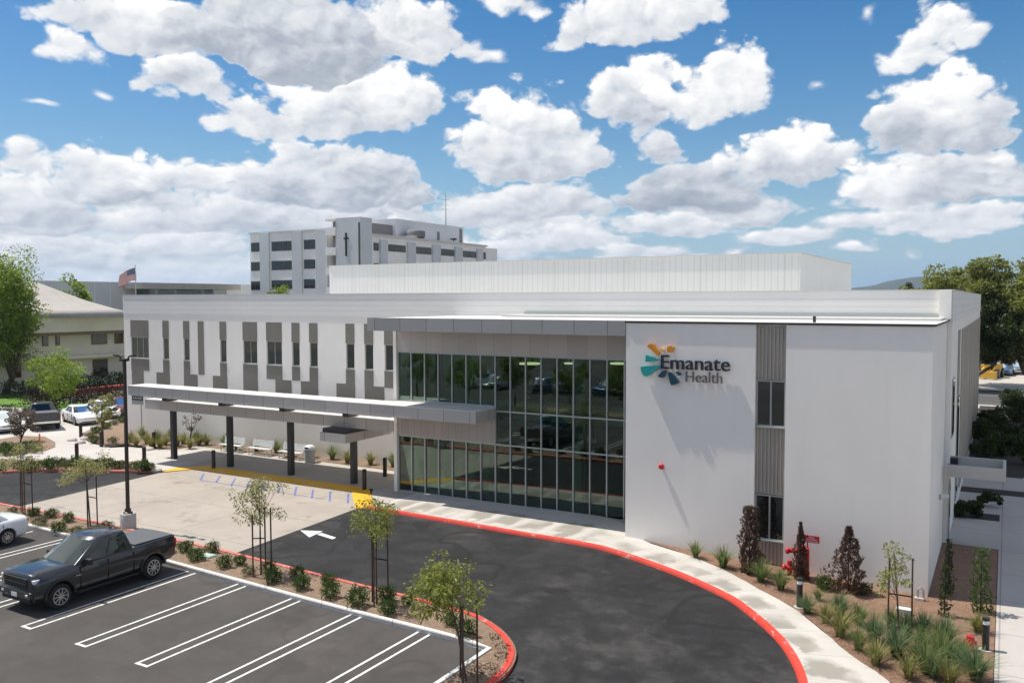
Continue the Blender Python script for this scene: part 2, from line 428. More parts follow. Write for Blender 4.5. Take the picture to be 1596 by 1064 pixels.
# ------------------------------------------------------------------ ground
def sheet(name,poly,z,mat,kind='structure',skirt=0,parent=None):
    """flat sheet that follows the fall of the site"""
    pts=[]
    for p in poly:
        if not pts or (abs(p[0]-pts[-1][0])+abs(p[1]-pts[-1][1]))>1e-4: pts.append((p[0],p[1]))
    n=len(pts); vc,ec,fc,_a,_b,_c=delaunay_2d_cdt([Vector(p) for p in pts],[(i,(i+1)%n) for i in range(n)],[list(range(n))],1,1e-5)
    bm=bmesh.new(); vs=[bm.verts.new((p.x,p.y,0)) for p in vc]
    for f in fc: bm.faces.new([vs[i] for i in f])
    for x in [-14+i for i in range(0,13)]:
        bmesh.ops.bisect_plane(bm,geom=bm.verts[:]+bm.edges[:]+bm.faces[:],plane_co=(x,0,0),plane_no=(1,0,0))
    bmesh.ops.recalc_face_normals(bm,faces=bm.faces[:])
    for f in bm.faces:
        if f.normal.z<0: f.normal_flip()
    for v in bm.verts: v.co.z=gz(v.co.x)+z
    me=bpy.data.meshes.new(name); bm.to_mesh(me); bm.free(); me.materials.append(MAT[mat])
    o=bpy.data.objects.new(name,me); COL.objects.link(o); o['kind']=kind; return o
def P(*pts,dz=0): return [spot(x,y,dz) for x,y in pts]
def V2(*pts): return [Vector((x,y,0)) for x,y in pts]
KH=.13
sheet('ground',V2((-7000,-3000),(7000,-3000),(7000,9000),(-7000,9000)),-.06,'ground_earth')
sheet('road_base',V2((-125,-70),(40,-70),(40,33.2),(-125,33.2)),-.03,'asphalt_old')
sheet('driveway',V2((-62,-30),(-3.2,-30),(-3.2,34.3),(-41,34.3),(-62,34.3)),.0,'asphalt_drive')
white_line=catmull([(-70,22.6,0),(-45,21.95,0),(-36.9,21.69,0),(-30,21.42,0),(-25,21.1,0),(-18.4,20.72,0),(-12.75,20.55,0)],5)
white_turn=[Vector((-12.75,20.55,0)),Vector((-12.75,17,0)),Vector((-12.75,11,0)),Vector((-12.75,-8,0))]
sheet('parking_lot',[(-70,-30),(-12.75,-30)]+[(v.x,v.y) for v in reversed(white_line)],.004,'asphalt_lot')
red_med=catmull([(-70,23.6,0),(-42.7,23.57,0),(-38.9,23.65,0),(-35.5,23.72,0),(-29,23.55,0),(-26.3,23.45,0),(-23.7,23.27,0),(-21.3,23.1,0),(-19.1,22.95,0),(-17.1,22.85,0),(-14.7,22.6,0),(-13.7,22.3,0),(-12.75,21.75,0),(-12.0,21.0,0),(-11.6,20.2,0),(-11.42,19.2,0),(-11.4,17,0),(-11.4,8,0),(-11.4,-8,0)],5)
isl=[(v.x,v.y) for v in white_line]+[(v.x,v.y) for v in white_turn[1:]]+[(v.x,v.y) for v in reversed(red_med)]
sheet('planting_soil',isl,KH-.03,'mulch')
def kerb(pts,side,mat,w=.16,h=KH,lean=.07,name='kerb'):
    """kerb along a polyline; side=+1: body lies left of travel"""
    m=MB(); n=len(pts); rows=[]
    for i,p in enumerate(pts):
        d=(pts[min(i+1,n-1)]-pts[max(i-1,0)]); d.z=0; d.normalize(); nn=Vector((-d.y,d.x,0))*side
        g=gz(p.x)
        rows.append([Vector((p.x,p.y,g-.05)),p+nn*lean*.5+Vector((0,0,g+h*.55)),p+nn*lean+Vector((0,0,g+h)),p+nn*(lean+w)+Vector((0,0,g+h)),p+nn*(lean+w)+Vector((0,0,g-.05))])
    vs=[v for r in rows for v in r]; fs=[]
    for i in range(n-1):
        for k in range(4): fs.append((i*5+k,i*5+k+1,(i+1)*5+k+1,(i+1)*5+k))
    fs+=[(0,1,2,3,4),tuple((n-1)*5+k for k in (4,3,2,1,0))]
    m.add(vs,fs); o=m.build(name,mat); o['kind']='structure'; return o
kerb(white_line+white_turn[1:],1,'kerb_white',w=.14,lean=.05)
i0=next(i for i,v in enumerate(red_med) if v.x>-17)
kerb(red_med[:i0+1],-1,'kerb_red_faded'); kerb(red_med[i0:],-1,'kerb_red',w=.17)
# east sidewalk with red kerb sweeping round the drive
red_e=catmull([(-26.4,31.75,0),(-24.6,31.7,0),(-21,31.55,0),(-18,31.38,0),(-15.5,31.3,0),(-13.7,31.1,0),(-12,30.65,0),(-10.4,30.05,0),(-9.15,29.42,0),(-8,28.7,0),(-7.15,27.85,0),(-6.3,26.85,0),(-5.5,25.65,0),(-4.75,23.9,0),(-4.2,21.5,0),(-3.9,18,0),(-3.8,12,0),(-3.8,-5,0)],5)
kerb(red_e,1,'kerb_red',w=.17)
bed_edge=catmull([(-12.9,33.1,0),(-12.2,32.95,0),(-10.4,32.3,0),(-8.75,31.35,0),(-7.15,30.1,0),(-5.95,29.15,0),(-4.7,27.65,0),(-3.7,26.3,0),(-2.6,25.2,0),(-1.4,24.2,0),(-.1,23.4,0)],4)
outer=catmull([(-26.4,35.7,0),(-24,35.62,0),(-20,35.62,0),(-15.5,35.62,0),(-13.6,33.9,0),(-12.6,33.0,0),(-10.4,32.3,0),(-8.75,31.35,0),(-7.15,30.1,0),(-5.95,29.15,0),(-4.7,27.65,0),(-3.7,26.3,0),(-2.6,25.2,0),(-1.6,23.5,0),(.2,21,0),(1.5,17,0),(1.8,12,0),(1.8,-5,0)],6)
def resample(pts,n):
    d=[0]
    for a,b in zip(pts,pts[1:]): d.append(d[-1]+(b-a).length)
    out=[]
    for i in range(n):
        t=d[-1]*i/(n-1); k=max(j for j in range(len(d)) if d[j]<=t+1e-9); k=min(k,len(pts)-2)
        out.append(pts[k].lerp(pts[k+1],(t-d[k])/max(1e-9,d[k+1]-d[k])))
    return out
def nearest_on(pts,p):
    best=None
    for a,b in zip(pts,pts[1:]):
        ab=b-a; t=max(0,min(1,(p-a).dot(ab)/max(1e-9,ab.length_squared))); q=a+ab*t
        if best is None or (q-p).length<best[0]: best=((q-p).length,q)
    return best[1]
inn=resample(red_e,120); me=bpy.data.meshes.new('sidewalk'); vs=[];fs=[];uvs=[]; acc=0
for i,p in enumerate(inn):
    d=inn[min(i+1,119)]-inn[max(i-1,0)]; nn=Vector((-d.y,d.x,0)).normalized(); a=p+nn*.2
    # outer point: straight across the walk, clipped to its edge
    b=None
    for s_ in [x*.05 for x in range(10,130)]:
        q=p+nn*s_
        if (nearest_on(outer,q)-q).length<.06: b=q; break
    if b is None: b=nearest_on(outer,p)
    if i: acc+=(p-inn[i-1]).length
    h=KH-.004 if i>6 else .03+(KH-.034)*i/6
    for k in range(5):
        q=a.lerp(b,k/4); vs.append((q.x,q.y,gz(q.x)+h)); uvs.append((acc/1.55,k/4))
for i in range(119):
    for k in range(4): fs.append((i*5+k,(i+1)*5+k,(i+1)*5+k+1,i*5+k+1))
me.from_pydata(vs,[],fs); uvl=me.uv_layers.new(name='UVMap')
for lp in me.loops: uvl.data[lp.index].uv=uvs[lp.vertex_index]
me.materials.append(MAT['concrete_sidewalk']); o=bpy.data.objects.new('sidewalk',me); COL.objects.link(o); o['kind']='structure'
# filler slab under the glass front so no gap shows
sheet('entrance_paving',V2((-29.3,35.9),(-26.4,31.9),(-14,31.6),(-12.4,32.6),(-13.6,36),(-27.2,41)),.022,'concrete_plaza')
# east planting bed and walks
sheet('planting_bed',[(v.x,v.y) for v in bed_edge]+[(-.1,41),(-2.3,41),(-2.3,33.3),(-12.9,33.3)],KH-.02,'mulch_red')
sheet('path',V2((-.08,8),(5,8),(5,104),(-.08,104)),KH-.012,'concrete_walk_side')
sheet('path',V2((-2.1,41),(-.08,41),(-.08,46.2),(-2.1,46.2)),KH-.014,'concrete_walk_side')
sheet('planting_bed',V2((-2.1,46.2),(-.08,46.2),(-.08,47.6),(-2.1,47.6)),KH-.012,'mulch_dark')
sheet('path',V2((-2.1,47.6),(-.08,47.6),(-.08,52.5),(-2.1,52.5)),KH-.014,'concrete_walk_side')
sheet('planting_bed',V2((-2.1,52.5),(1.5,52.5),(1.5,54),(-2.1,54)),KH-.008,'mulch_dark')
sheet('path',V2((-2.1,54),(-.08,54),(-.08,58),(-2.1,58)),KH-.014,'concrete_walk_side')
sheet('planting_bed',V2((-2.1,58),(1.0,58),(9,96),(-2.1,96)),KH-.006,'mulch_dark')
sheet('street',V2((-40,97),(60,97),(60,113),(-40,113)),.0,'asphalt_old')
sheet('sidewalk',V2((-40,113),(60,113),(60,115.5),(-40,115.5)),.10,'concrete_road')
sheet('sidewalk',V2((-40,93.5),(60,93.5),(60,96.9),(-40,96.9)),.12,'concrete_road')
sheet('yard',V2((-40,115.5),(60,115.5),(60,175),(-40,175)),.02,'lot_pale')
# entrance apron, plaza, far walks
sheet('apron',V2((-42.4,32.5),(-41.4,34.4),(-29.4,34.4),(-26.85,31.6),(-26.25,23.5),(-41.4,23.7)),.008,'concrete_apron')
plaza=V2((-42.8,33.9),(-41.6,35.2),(-29.3,35.2),(-27.4,35.7),(-27.4,41),(-57,41),(-57,41.0),(-51.5,41),(-51.5,39.6),(-50,38.2),(-48,36.8),(-46,35.2))
sheet('plaza',plaza,.020,'concrete_plaza')
walk=P((250,735),(228,722),(200,721),(110,719),(40,719),(0,716),(-40,714),(-40,668),(20,668),(70,652),(150,652),(165,640),(200,635),(200,652),(150,664),(128,676),(128,684),(145,692),(172,698),(200,697),(240,700),(270,703),(320,700),(350,712))
sheet('path',walk,.034,'concrete_road')
far_kerb=catmull([(-66,14,0),(-58,20,0),(-53.2,24.8,0),(-50.3,27.84,0),(-49.1,29.3,0),(-46.7,30.45,0),(-44.1,31.6,0),(-42.7,32.45,0)],4)
kerb(far_kerb,1,'kerb_red_faded')
sheet('planting_bed',[(v.x,v.y) for v in far_kerb]+[(v.x,v.y) for v in P((250,733),(228,722),(200,721),(110,719),(40,719),(0,716),(-60,712))],.10,'mulch')
sheet('planting_bed',P((-60,690),(0,685),(30,680),(70,681),(86,690),(86,697),(72,703),(40,708),(0,711),(-60,716)),.06,'mulch')
sheet('planting_bed',P((128,682),(132,674),(160,660),(196,652),(210,660),(320,684),(318,693),(270,701),(236,698),(200,694),(170,697),(143,691)),.06,'mulch')
sheet('planting_bed',V2((-49,39.9),(-28,39.7),(-28,40.99),(-56.5,40.99),(-56,39.9)),.052,'mulch')
sheet('parking_drive',P((-80,700),(-80,640),(60,628),(200,618),(200,650),(60,668)),.026,'concrete_road')
sheet('lawn',V2((-160,40),(-68,47),(-61,56),(-95,78),(-160,78)),.05,'lawn',kind='stuff')

# painted markings
def paint(name,quads,z,mat,label=None):
    m=MB()
    for q in quads: m.add([(p[0],p[1],gz(p[0])+z) for p in q],[tuple(range(len(q)))])
    o=m.build(name,mat); o['kind']='structure'; return o
def stripe(a,b,w):
    a=Vector(a);b=Vector(b);d=(b-a).normalized();n=Vector((-d.y,d.x,0))*w/2
    return [a-n,b-n,b+n,a+n]
for i in range(-5,7):
    xc=-23.1-2.71*i; q=[]
    if xc>-13.5: continue
    yt=20.9+(-12.75-xc)*.035-.25
    if i in (0,1): tilt=.0
    for s_ in (-.21,.21): q.append(stripe((xc+s_,15.0,0),(xc+s_,yt,0),.085))
    q.append(stripe((xc-.21-.05,14.95,0),(xc+.21+.05,14.95,0),.10))
    paint('parking_stripe',q,.008,'white_paint')
a=P((469,827),(505,826),(483,838)); 
paint('direction_arrow',[P((468,826),(503,827.5),(482,837)),P((494,832.5),(501,830),(524,837.5),(518,840))],.006,'white_paint')
hq=[]
for t,b_ in (((318,738),(312,748)),((343,742),(336.5,752)),((367,745),(360,757)),((389,749),(384,760)),((413.7,752),(409,765)),((437,756),(433.6,768)),((462,759),(459,772)),((488,762.6),(486,776)),((515,765.4),(513.8,781)),((543,768.7),(542,784))):
    A_=spot(*t); B_=spot(*b_); hq.append(stripe(A_,B_,.10))
for k in range(0,4):
    A_=spot(312+24*k,748+3.6*k); B_=spot(334+24*k,751.4+3.6*k); hq.append(stripe(A_,B_,.08))
for k in range(5,8):
    A_=spot(312+24.5*k,748+3.75*k); B_=spot(334+24.5*k,751.4+3.75*k); hq.append(stripe(A_,B_,.06))
paint('crossing_hatch',hq,.016,'blue_paint')
dome=MB()
for poly in ([(-42.45,32.75),(-41.5,34.35),(-41.6,35.35),(-43.0,33.85)],[(-41.5,34.35),(-29.4,34.25),(-29.2,35.35),(-41.6,35.35)],[(-29.4,34.25),(-26.95,31.6),(-26.05,32.0),(-29.2,35.35)]):
    v=[(p[0],p[1],.03) for p in poly]+[(p[0],p[1],.0) for p in poly]
    dome.add(v,[(0,1,2,3),(0,4,5,1),(1,5,6,2),(2,6,7,3),(3,7,4,0)])
tag(dome.build('tactile_paving','yellow_paint'),kind='structure')

# ------------------------------------------------------------------ main building
YM=41.0; YT=33.13; YG=35.64; XR=-2.0; XL=-57.1; ZP=10.36
bld=thing('medical_building','white two storey medical building with tall glass entrance front and grey stepped window panels','building',(-30,41,0))
def wall_holes(m,x0,x1,z0,z1,holes,Y,depth):
    xs=sorted({x0,x1}|{h[0] for h in holes}|{h[1] for h in holes}); zs=sorted({z0,z1}|{h[2] for h in holes}|{h[3] for h in holes})
    for a,b in zip(xs,xs[1:]):
        for c,d in zip(zs,zs[1:]):
            cx,cz=(a+b)/2,(c+d)/2
            if any(h[0]<cx<h[1] and h[2]<cz<h[3] for h in holes): continue
            m.quad((a,Y,c),(b,Y,c),(b,Y,d),(a,Y,d))
    for a,b,c,d in holes:
        y2=Y+depth
        m.quad((a,Y,c),(a,Y,d),(a,y2,d),(a,y2,c)); m.quad((b,Y,c),(b,y2,c),(b,y2,d),(b,Y,d))
        m.quad((a,Y,c),(a,y2,c),(b,y2,c),(b,Y,c)); m.quad((a,Y,d),(b,Y,d),(b,y2,d),(a,y2,d))
WZ0,WZ1=5.75,7.32
# (x0,x1, window?, foot) : foot = list of lower grey cells (x0,x1,ztop,zbot)
PAN=[(-56.35,-54.30,1,4.85,[(-56.30,-54.95,4.85,3.6)]),(-52.77,-52.08,1,4.80,[(-53.52,-52.06,4.80,3.6)]),(-50.56,-49.90,1,4.80,[(-50.57,-49.14,4.80,3.6)]),
 (-49.04,-48.43,0,4.80,[]),(-46.85,-46.18,1,4.80,[(-47.59,-46.16,4.80,3.6)]),(-44.62,-43.25,1,3.6,[]),(-42.43,-41.0,1,4.80,[(-41.64,-40.2,4.80,3.6)]),
 (-40.15,-39.44,1,4.80,[]),(-38.63,-37.90,1,4.80,[(-39.38,-37.9,4.80,3.6)]),(-35.60,-34.88,1,4.80,[(-36.38,-34.86,4.80,3.6)]),(-34.12,-33.40,1,4.75,[(-34.11,-32.58,4.75,3.6)]),(-32.57,-31.83,1,4.70,[])]
holes=[(p[0]+.02,p[1]-.02,WZ0,WZ1) for p in PAN if p[2]]
w=MB(); wall_holes(w,XL,XR,-1.2,9.02,holes,YM,.16)
w.quad((XR,YM,-1.2),(XR,84,-1.2),(XR,84,9.02),(XR,YM,9.02)); w.quad((XL,YM,-1.2),(XL,84,-1.2),(XL,84,9.02),(XL,YM,9.02)); w.quad((XL,84,-1.2),(XR,84,-1.2),(XR,84,9.02),(XL,84,9.02))
main_wall=w.build('main_wall','stucco_white',bld,fixn=False)
w=MB(); t=.3
w.box(XL-.03,XR+.03,YM-.03,YM+t,9.02,ZP); w.box(XR-t,XR+.03,YM+t,84,9.02,ZP); w.box(XL-.03,XL+t,YM+t,84,9.02,ZP); w.box(XL+t,XR-t,84-t,84.03,9.02,ZP)
w.build('parapet','parapet_metal',bld)
w=MB(); w.box(XL-.06,XR+.06,YM-.06,YM+t+.03,ZP,ZP+.05); w.box(XR-t-.03,XR+.06,YM+t+.03,84,ZP,ZP+.05); w.box(XL-.06,XL+t,YM+t+.03,84,ZP,ZP+.05)
w.build('coping','roof_white',bld)
w=MB(); w.box(-2.50,-2.04,40.7,40.96,9.16,ZP+.02); w.build('parapet_pier','stucco_white',bld)
w=MB(); w.box(XL+.3,XR-.3,41.3,83.7,9.5,9.6); w.build('roof','roof_white',bld)
w=MB(); w.box(-43.95,-9.9,48.9,66.8,9.6,12.52); w.build('roof_screen','screen_metal',bld)
w=MB(); w.box(-44.0,-9.84,48.84,66.86,12.52,12.58); w.build('screen_cap','roof_white',bld)
for p in PAN:
    x0,x1,win,foot,cells=p; m=MB(); yy=YM-.012
    def cell(a,b,c,d):
        m=MB(); m.box(a,b,yy,YM-.002,c,d); m.build('cladding_panel','panel_grey',bld)
    if win: cell(x0,x1,WZ1,8.55); cell(x0,x1,foot,WZ0)
    else: cell(x0,x1,foot,8.55)
    for c in cells: cell(c[0],c[1],c[3],c[2])
    if win:
        a,b=x0+.02,x1-.02; f=MB()
        nd=1 if b-a<1 else (2 if b-a<1.6 else 3)
        yf=YM+.07
        f.box(a,a+.05,yf,yf+.08,WZ0,WZ1); f.box(b-.05,b,yf,yf+.08,WZ0,WZ1); f.box(a+.05,b-.05,yf,yf+.08,WZ0,WZ0+.05); f.box(a+.05,b-.05,yf,yf+.08,WZ1-.05,WZ1)
        for k in range(1,nd): xx=a+(b-a)*k/nd; f.box(xx-.025,xx+.025,yf,yf+.08,WZ0+.05,WZ1-.05)
        wo=f.build('window','frame_grey',bld)
        g=MB(); g.box(a+.05,b-.05,yf+.04,yf+.06,WZ0+.05,WZ1-.05); g.build('pane','glass_window',wo)
        s=MB(); s.box(a-.01,b+.01,YM-.05,YM-.013,WZ0-.05,WZ0+.005); s.build('sill','alu',wo)
# front wing (white block with the sign)
BX0,BX1=-8.32,-7.18
w=MB(); w.box(-13.65,BX0,YT,YT+.3,-1.2,9.03); w.box(BX1,-2.2,YT,YT+.3,-1.2,9.03); w.box(-13.65,-2.2,YT+.3,YM-.04,-1.2,9.03)
w.build('front_wing','stucco_white',bld)
def ribs(name,x0,x1,z0,z1,Y,pitch=.14,depth=.045):
    n=max(2,round((x1-x0)/pitch)); p=(x1-x0)/n; pr=[]
    for i in range(n):
        a=x0+i*p; pr+=[(a,Y),(a+p*.42,Y),(a+p*.5,Y-depth),(a+p*.92,Y-depth)]
    pr.append((x1,Y)); m=MB()
    for (a,ya),(b,yb) in zip(pr,pr[1:]): m.quad((a,ya,z0),(b,yb,z0),(b,yb,z1),(a,ya,z1))
    m.box(x0,x1,Y-depth-.02,Y,z0-.03,z0); m.box(x0,x1,Y+.001,Y+.03,z0,z1)
    return m.build(name,'rib_grey',bld,fixn=False)
for z0,z1 in ((6.97,8.93),(2.56,5.09),(-.62,.70)): ribs('corrugated_panel',BX0,BX1,z0,z1,YT+.17)
for z0,z1 in ((5.13,6.92),(.74,2.50)):
    f=MB(); a,b=BX0+.01,BX1-.01; yf=YT+.12
    for x0,x1,c,d in ((a,a+.06,z0,z1),(b-.06,b,z0,z1),(a+.06,b-.06,z0,z0+.06),(a+.06,b-.06,z1-.06,z1),((a+b)/2-.03,(a+b)/2+.03,z0+.06,z1-.06)): f.box(x0,x1,yf,yf+.1,c,d)
    wo=f.build('window','frame_grey',bld); g=MB(); g.box(a+.06,b-.06,yf+.05,yf+.07,z0+.06,z1-.06); g.build('pane','glass_window',wo)
    s=MB(); s.box(a,b,YT+.02,YT+.119,z0-.035,z0+.02); s.build('sill','alu',wo)
# roof over wing and entrance
w=MB(); w.box(-13.72,-2.12,33.09,YM-.07,9.04,9.12); w.build('wing_roof','roof_white',bld)
w=MB(); w.box(-13.7,-2.10,33.07,33.088,9.055,9.13); w.box(-2.118,-2.09,33.088,YM-.07,9.055,9.13); w.build('drip_edge','dark_metal',bld)
w=MB(); w.box(-22.9,-2.3,38.6,YM-.08,9.13,9.22); w.build('roof_curb','roof_white',bld)
w=MB(); w.box(-22.8,-2.52,40.86,YM-.065,9.23,9.36); w.build('roof_flashing','alu',bld)
w=MB(); w.box(-27.3,-13.73,33.15,YM-.07,9.05,9.12); w.build('entrance_roof','roof_white',bld)
w=MB(); w.box(-27.3,-13.67,33.1,33.148,8.50,9.135); w.box(-27.34,-27.301,33.1,YM-.07,8.50,9.135); w.build('roof_fascia','fascia_panels',bld)
w=MB(); w.box(-27.29,-13.67,33.15,35.5,8.50,8.56); w.build('soffit','soffit',bld)
w=MB(); w.box(-6.43,-6.33,34.2,34.3,9.12,9.36); w.build('roof_vent','dark_metal',bld)
w=MB(); w.box(-27.42,-13.67,35.56,35.7,7.36,8.495); w.build('entrance_cladding','clad_panels',bld)
w=MB(); w.box(-27.62,-27.43,35.5,YM-.04,-.1,8.49); w.build('end_wall','stucco_white',bld)
# curtain wall
gx0,gx1=-27.38,-13.68; NB=15; pitch=(gx1+1.06-gx0)/NB; pitch=.8427
cw=MB(); 
cw.box(gx0,gx1,YG-.03,YG+.08,7.28,7.355); cw.box(gx0,gx1,YG-.03,YG+.08,-.03,.10); cw.box(gx0,gx1,YG-.03,YG+.08,2.93,3.0)
cur=cw.build('curtain_wall_frame','alu',bld)
m=MB(); m.box(-21.44,gx1,YG-.03,YG+.08,4.565,4.635); m.build('transom','alu',cur)
m=MB(); m.box(gx0,-21.5,YG-.03,YG+.08,4.80,4.86); m.build('transom','alu',cur)
for i in range(NB+2):
    x=gx0+i*pitch
    if x>gx1: break
    m=MB()
    segs=[(.10,2.93),(3.0,4.565),(4.635,7.28)] if i>7 else [(.10,2.93),(4.86,7.28)]
    if i==7: segs=[(.10,2.93),(3.0,4.565),(4.635,7.28)]
    for a,b in segs:
        m=MB(); m.box(x-.03,x+.03,YG-.06,YG+.08,a,b); m.build('mullion','alu',cur)
    x2=min(x+pitch,gx1)
    if x2-x<.1: continue
    for a,b in ([(.10,2.93),(3.0,4.565),(4.635,7.28)] if i>=7 else [(.10,2.93),(4.86,7.28)]):
        g=MB(); j=[YG+rng.uniform(0,.007) for _ in range(4)]
        g.add([(x+.03,j[0],a),(x2-.03,j[1],a),(x2-.03,j[2],b),(x+.03,j[3],b)]+[(x+.03,j[0]+.02,a),(x2-.03,j[1]+.02,a),(x2-.03,j[2]+.02,b),(x+.03,j[3]+.02,b)],[(0,1,2,3),(7,6,5,4),(0,4,5,1),(1,5,6,2),(2,6,7,3),(3,7,4,0)]); g.build('glass_pane','glass_curtain',cur)
w=MB(); w.box(gx0-.05,-21.47,YG-.07,YG+.07,3.0,4.80); w.build('portal_cladding','portal_panels',bld)
# lobby interior behind the glass
w=MB(); w.box(gx0,-13.7,YG+.15,40.9,-.06,.03); w.build('lobby_floor','interior_floor',bld)
w=MB(); w.box(gx0+.05,-13.7,YG+.9,40.9,4.15,4.5); w.build('upper_floor','interior_white',bld)
w=MB(); w.box(gx0,-13.7,YG+.15,40.9,7.6,7.7); w.build('lobby_ceiling','interior_dark',bld)
w=MB(); w.box(gx0,-13.7,40.7,40.95,0,7.6); w.build('lobby_back_wall','interior_dark',bld)
w=MB(); w.box(-24.8,-24.5,38.4,40.6,4.5,7.6); w.box(-27.2,-24.9,39.5,39.7,4.5,7.6); w.box(-23.0,-22.6,37.5,37.9,.03,4.1); w.box(-18.2,-17.8,37.6,38.0,.03,7.6); w.build('lobby_partition','interior_white',bld)
for k,(xx,hh) in enumerate(((-26.2,.9),(-25.2,1.2),(-24.4,1.9),(-23.4,1.9))):
    w=MB(); w.box(xx,xx+.5,37.4,37.6,.03,.03+hh); w.build('reception_screen','interior_white',bld)
w=MB()
for k in range(16): w.box(-25.6+k*.3,-25.3+k*.3,38.0,39.2,.03+k*.26,.03+k*.26+.08)
w.bar((-25.7,38,.0),(-20.9,38,4.2),.06,.25); w.bar((-25.7,38,.95),(-20.9,38,5.1),.05,.05); w.bar((-25.7,39.2,.0),(-20.9,39.2,4.2),.06,.25)
w.build('lobby_stair','interior_white',bld)
w=MB(); w.bar((-27.2,36.7,5.5),(-14,36.7,5.5),.05,.05)
for k in range(12): w.bar((-27+k*1.1,36.7,4.5),(-27+k*1.1,36.7,5.5),.03,.03)
w.build('balustrade','alu',bld)
for px0,px1 in ((811,840),(880,892),(896,911),(952,974)):
    a_=onY(px0,566,38.2); b_=onY(px1,566,38.2); rr=(b_.x-a_.x)/2
    w=MB(); w.lathe([(.02,0),(rr,0),(rr,.07),(.02,.07)],((a_.x+b_.x)/2,38.2,a_.z-.03),20); lmp=w.build('ceiling_lamp','ceiling_light',bld)
    w=MB(); w.tube([((a_.x+b_.x)/2,38.2,a_.z+.05),((a_.x+b_.x)/2,38.2,7.59)],.015,6); w.build('rod','alu',lmp)
# east flank
def flank(name,y0,y1,z0,z1,mat,out=.02):
    m=MB(); m.box(XR+.001,XR+out,y0,y1,z0,z1); return m.build(name,mat,bld)
f=flank('window',41.9,43.6,3.9,6.5,'frame_grey',.03); m=MB(); m.box(XR+.031,XR+.04,42.0,43.5,4.0,6.4); m.build('pane','glass_window',f)
f=flank('window',46.3,48.4,.2,5.4,'frame_grey',.03); m=MB(); m.box(XR+.031,XR+.04,46.4,48.3,.3,5.3); m.build('pane','glass_window',f)
flank('cladding_panel',46.3,48.4,5.41,8.5,'panel_grey')
y=50.0; k=0
while y<81:
    wdt=[3.0,2.2,4.2,2.6][k%4]; m=MB(); n=int(wdt/.3)
    for i in range(n): m.box(XR+.001,XR+.05,y+i*.3,y+i*.3+.16,.2,8.45)
    m.box(XR+.001,XR+.012,y,y+wdt,.2,8.45)
    m.build('corrugated_panel','rib_grey',bld); y+=wdt+[.9,.5,1.1][k%3]; k+=1
# east door under its canopy
f=flank('side_door',40.95,41.75,-.55,2.2,'frame_grey',.04); m=MB(); m.box(XR+.041,XR+.05,41.05,41.65,-.4,2.1); m.build('pane','glass_window',f)

# small fittings on the wing wall
o=thing('fire_bell','small red round fire alarm bell on the white wall below the sign','alarm bell',(-12.05,YT,3.22))
m=MB(); m.lathe([(.02,-.16),(.08,-.155),(.115,-.12),(.125,-.08),(.12,-.06)],(-12.05,YT,3.22),18,'Y'); m.build('gong','red_gloss',o,smooth=True)
m=MB(); m.lathe([(.055,-.06),(.055,-.004)],(-12.05,YT,3.22),12,'Y'); m.build('mount','red_gloss',o)
c=onX(1464,774,-2.19)
o=thing('wall_lamp','small pale wall lamp on the shaded side of the white wing','wall lamp',(-2.19,c.y,c.z))
m=MB(); m.box(-2.19,-2.12,c.y-.08,c.y+.08,c.z-.1,c.z+.1); m.build('back_plate','alu',o)
m=MB(); m.prism([(-2.12,c.y-.10),(-1.85,c.y-.16),(-1.85,c.y+.16),(-2.12,c.y+.10)],c.z+.02,c.z+.10); m.build('lamp_head','bench_white',o)

# wall sign: petals and two words of raised letters
sg=thing('wall_sign','sign of raised lettering with a ring of coloured petals high on the white wing','wall sign',(-11.1,YT,7.3))
def S(zx,zy):  # point on the wall from the enlarged survey crop
    p=onY(990+zx/9.388,520+zy/9.388,YT); return (p.x,p.z)
def petal(pts,mat,y0=.05,y1=.21):
    q=[S(*p) for p in pts]; n=len(q)
    c=catmull([Vector((a,b,0)) for a,b in q]+[Vector((q[0][0],q[0][1],0))],4)[:-1]
    m=MB(); n=len(c); vs=[(v.x,YT-y1,v.y) for v in c]+[(v.x,YT-y0,v.y) for v in c]
    m.add(vs,[tuple(range(n)),tuple(reversed(range(n,2*n)))]+[(i,i+n,(i+1)%n+n,(i+1)%n) for i in range(n)])
    for k in range(2): v=c[(k*n)//2]; 
    x=sum(v.x for v in c)/n; z=sum(v.y for v in c)/n; m.box(x-.02,x+.02,YT-y0,YT-.001,z-.02,z+.02)
    return m.build('petal',mat,sg)
petal([(195,185),(235,148),(290,150),(330,205),(375,275),(355,312),(325,295),(255,225)],'petal_orange')
petal([(392,205),(418,212),(440,235),(430,252),(405,240)],'petal_yellow')
petal([(492,195),(545,175),(585,200),(575,240),(535,268),(495,262)],'petal_orange')
petal([(182,315),(200,310),(345,372),(348,392),(182,405),(175,385)],'petal_teal')
petal([(108,500),(130,475),(370,462),(375,488),(210,608),(150,605),(115,545)],'petal_teal')
petal([(420,540),(462,538),(462,580),(430,632),(385,632),(362,605)],'petal_deep')
petal([(502,565),(545,568),(650,690),(645,715),(580,742),(540,728)],'petal_deep')
petal([(612,548),(660,560),(688,585),(675,602),(645,600)],'petal_deep')
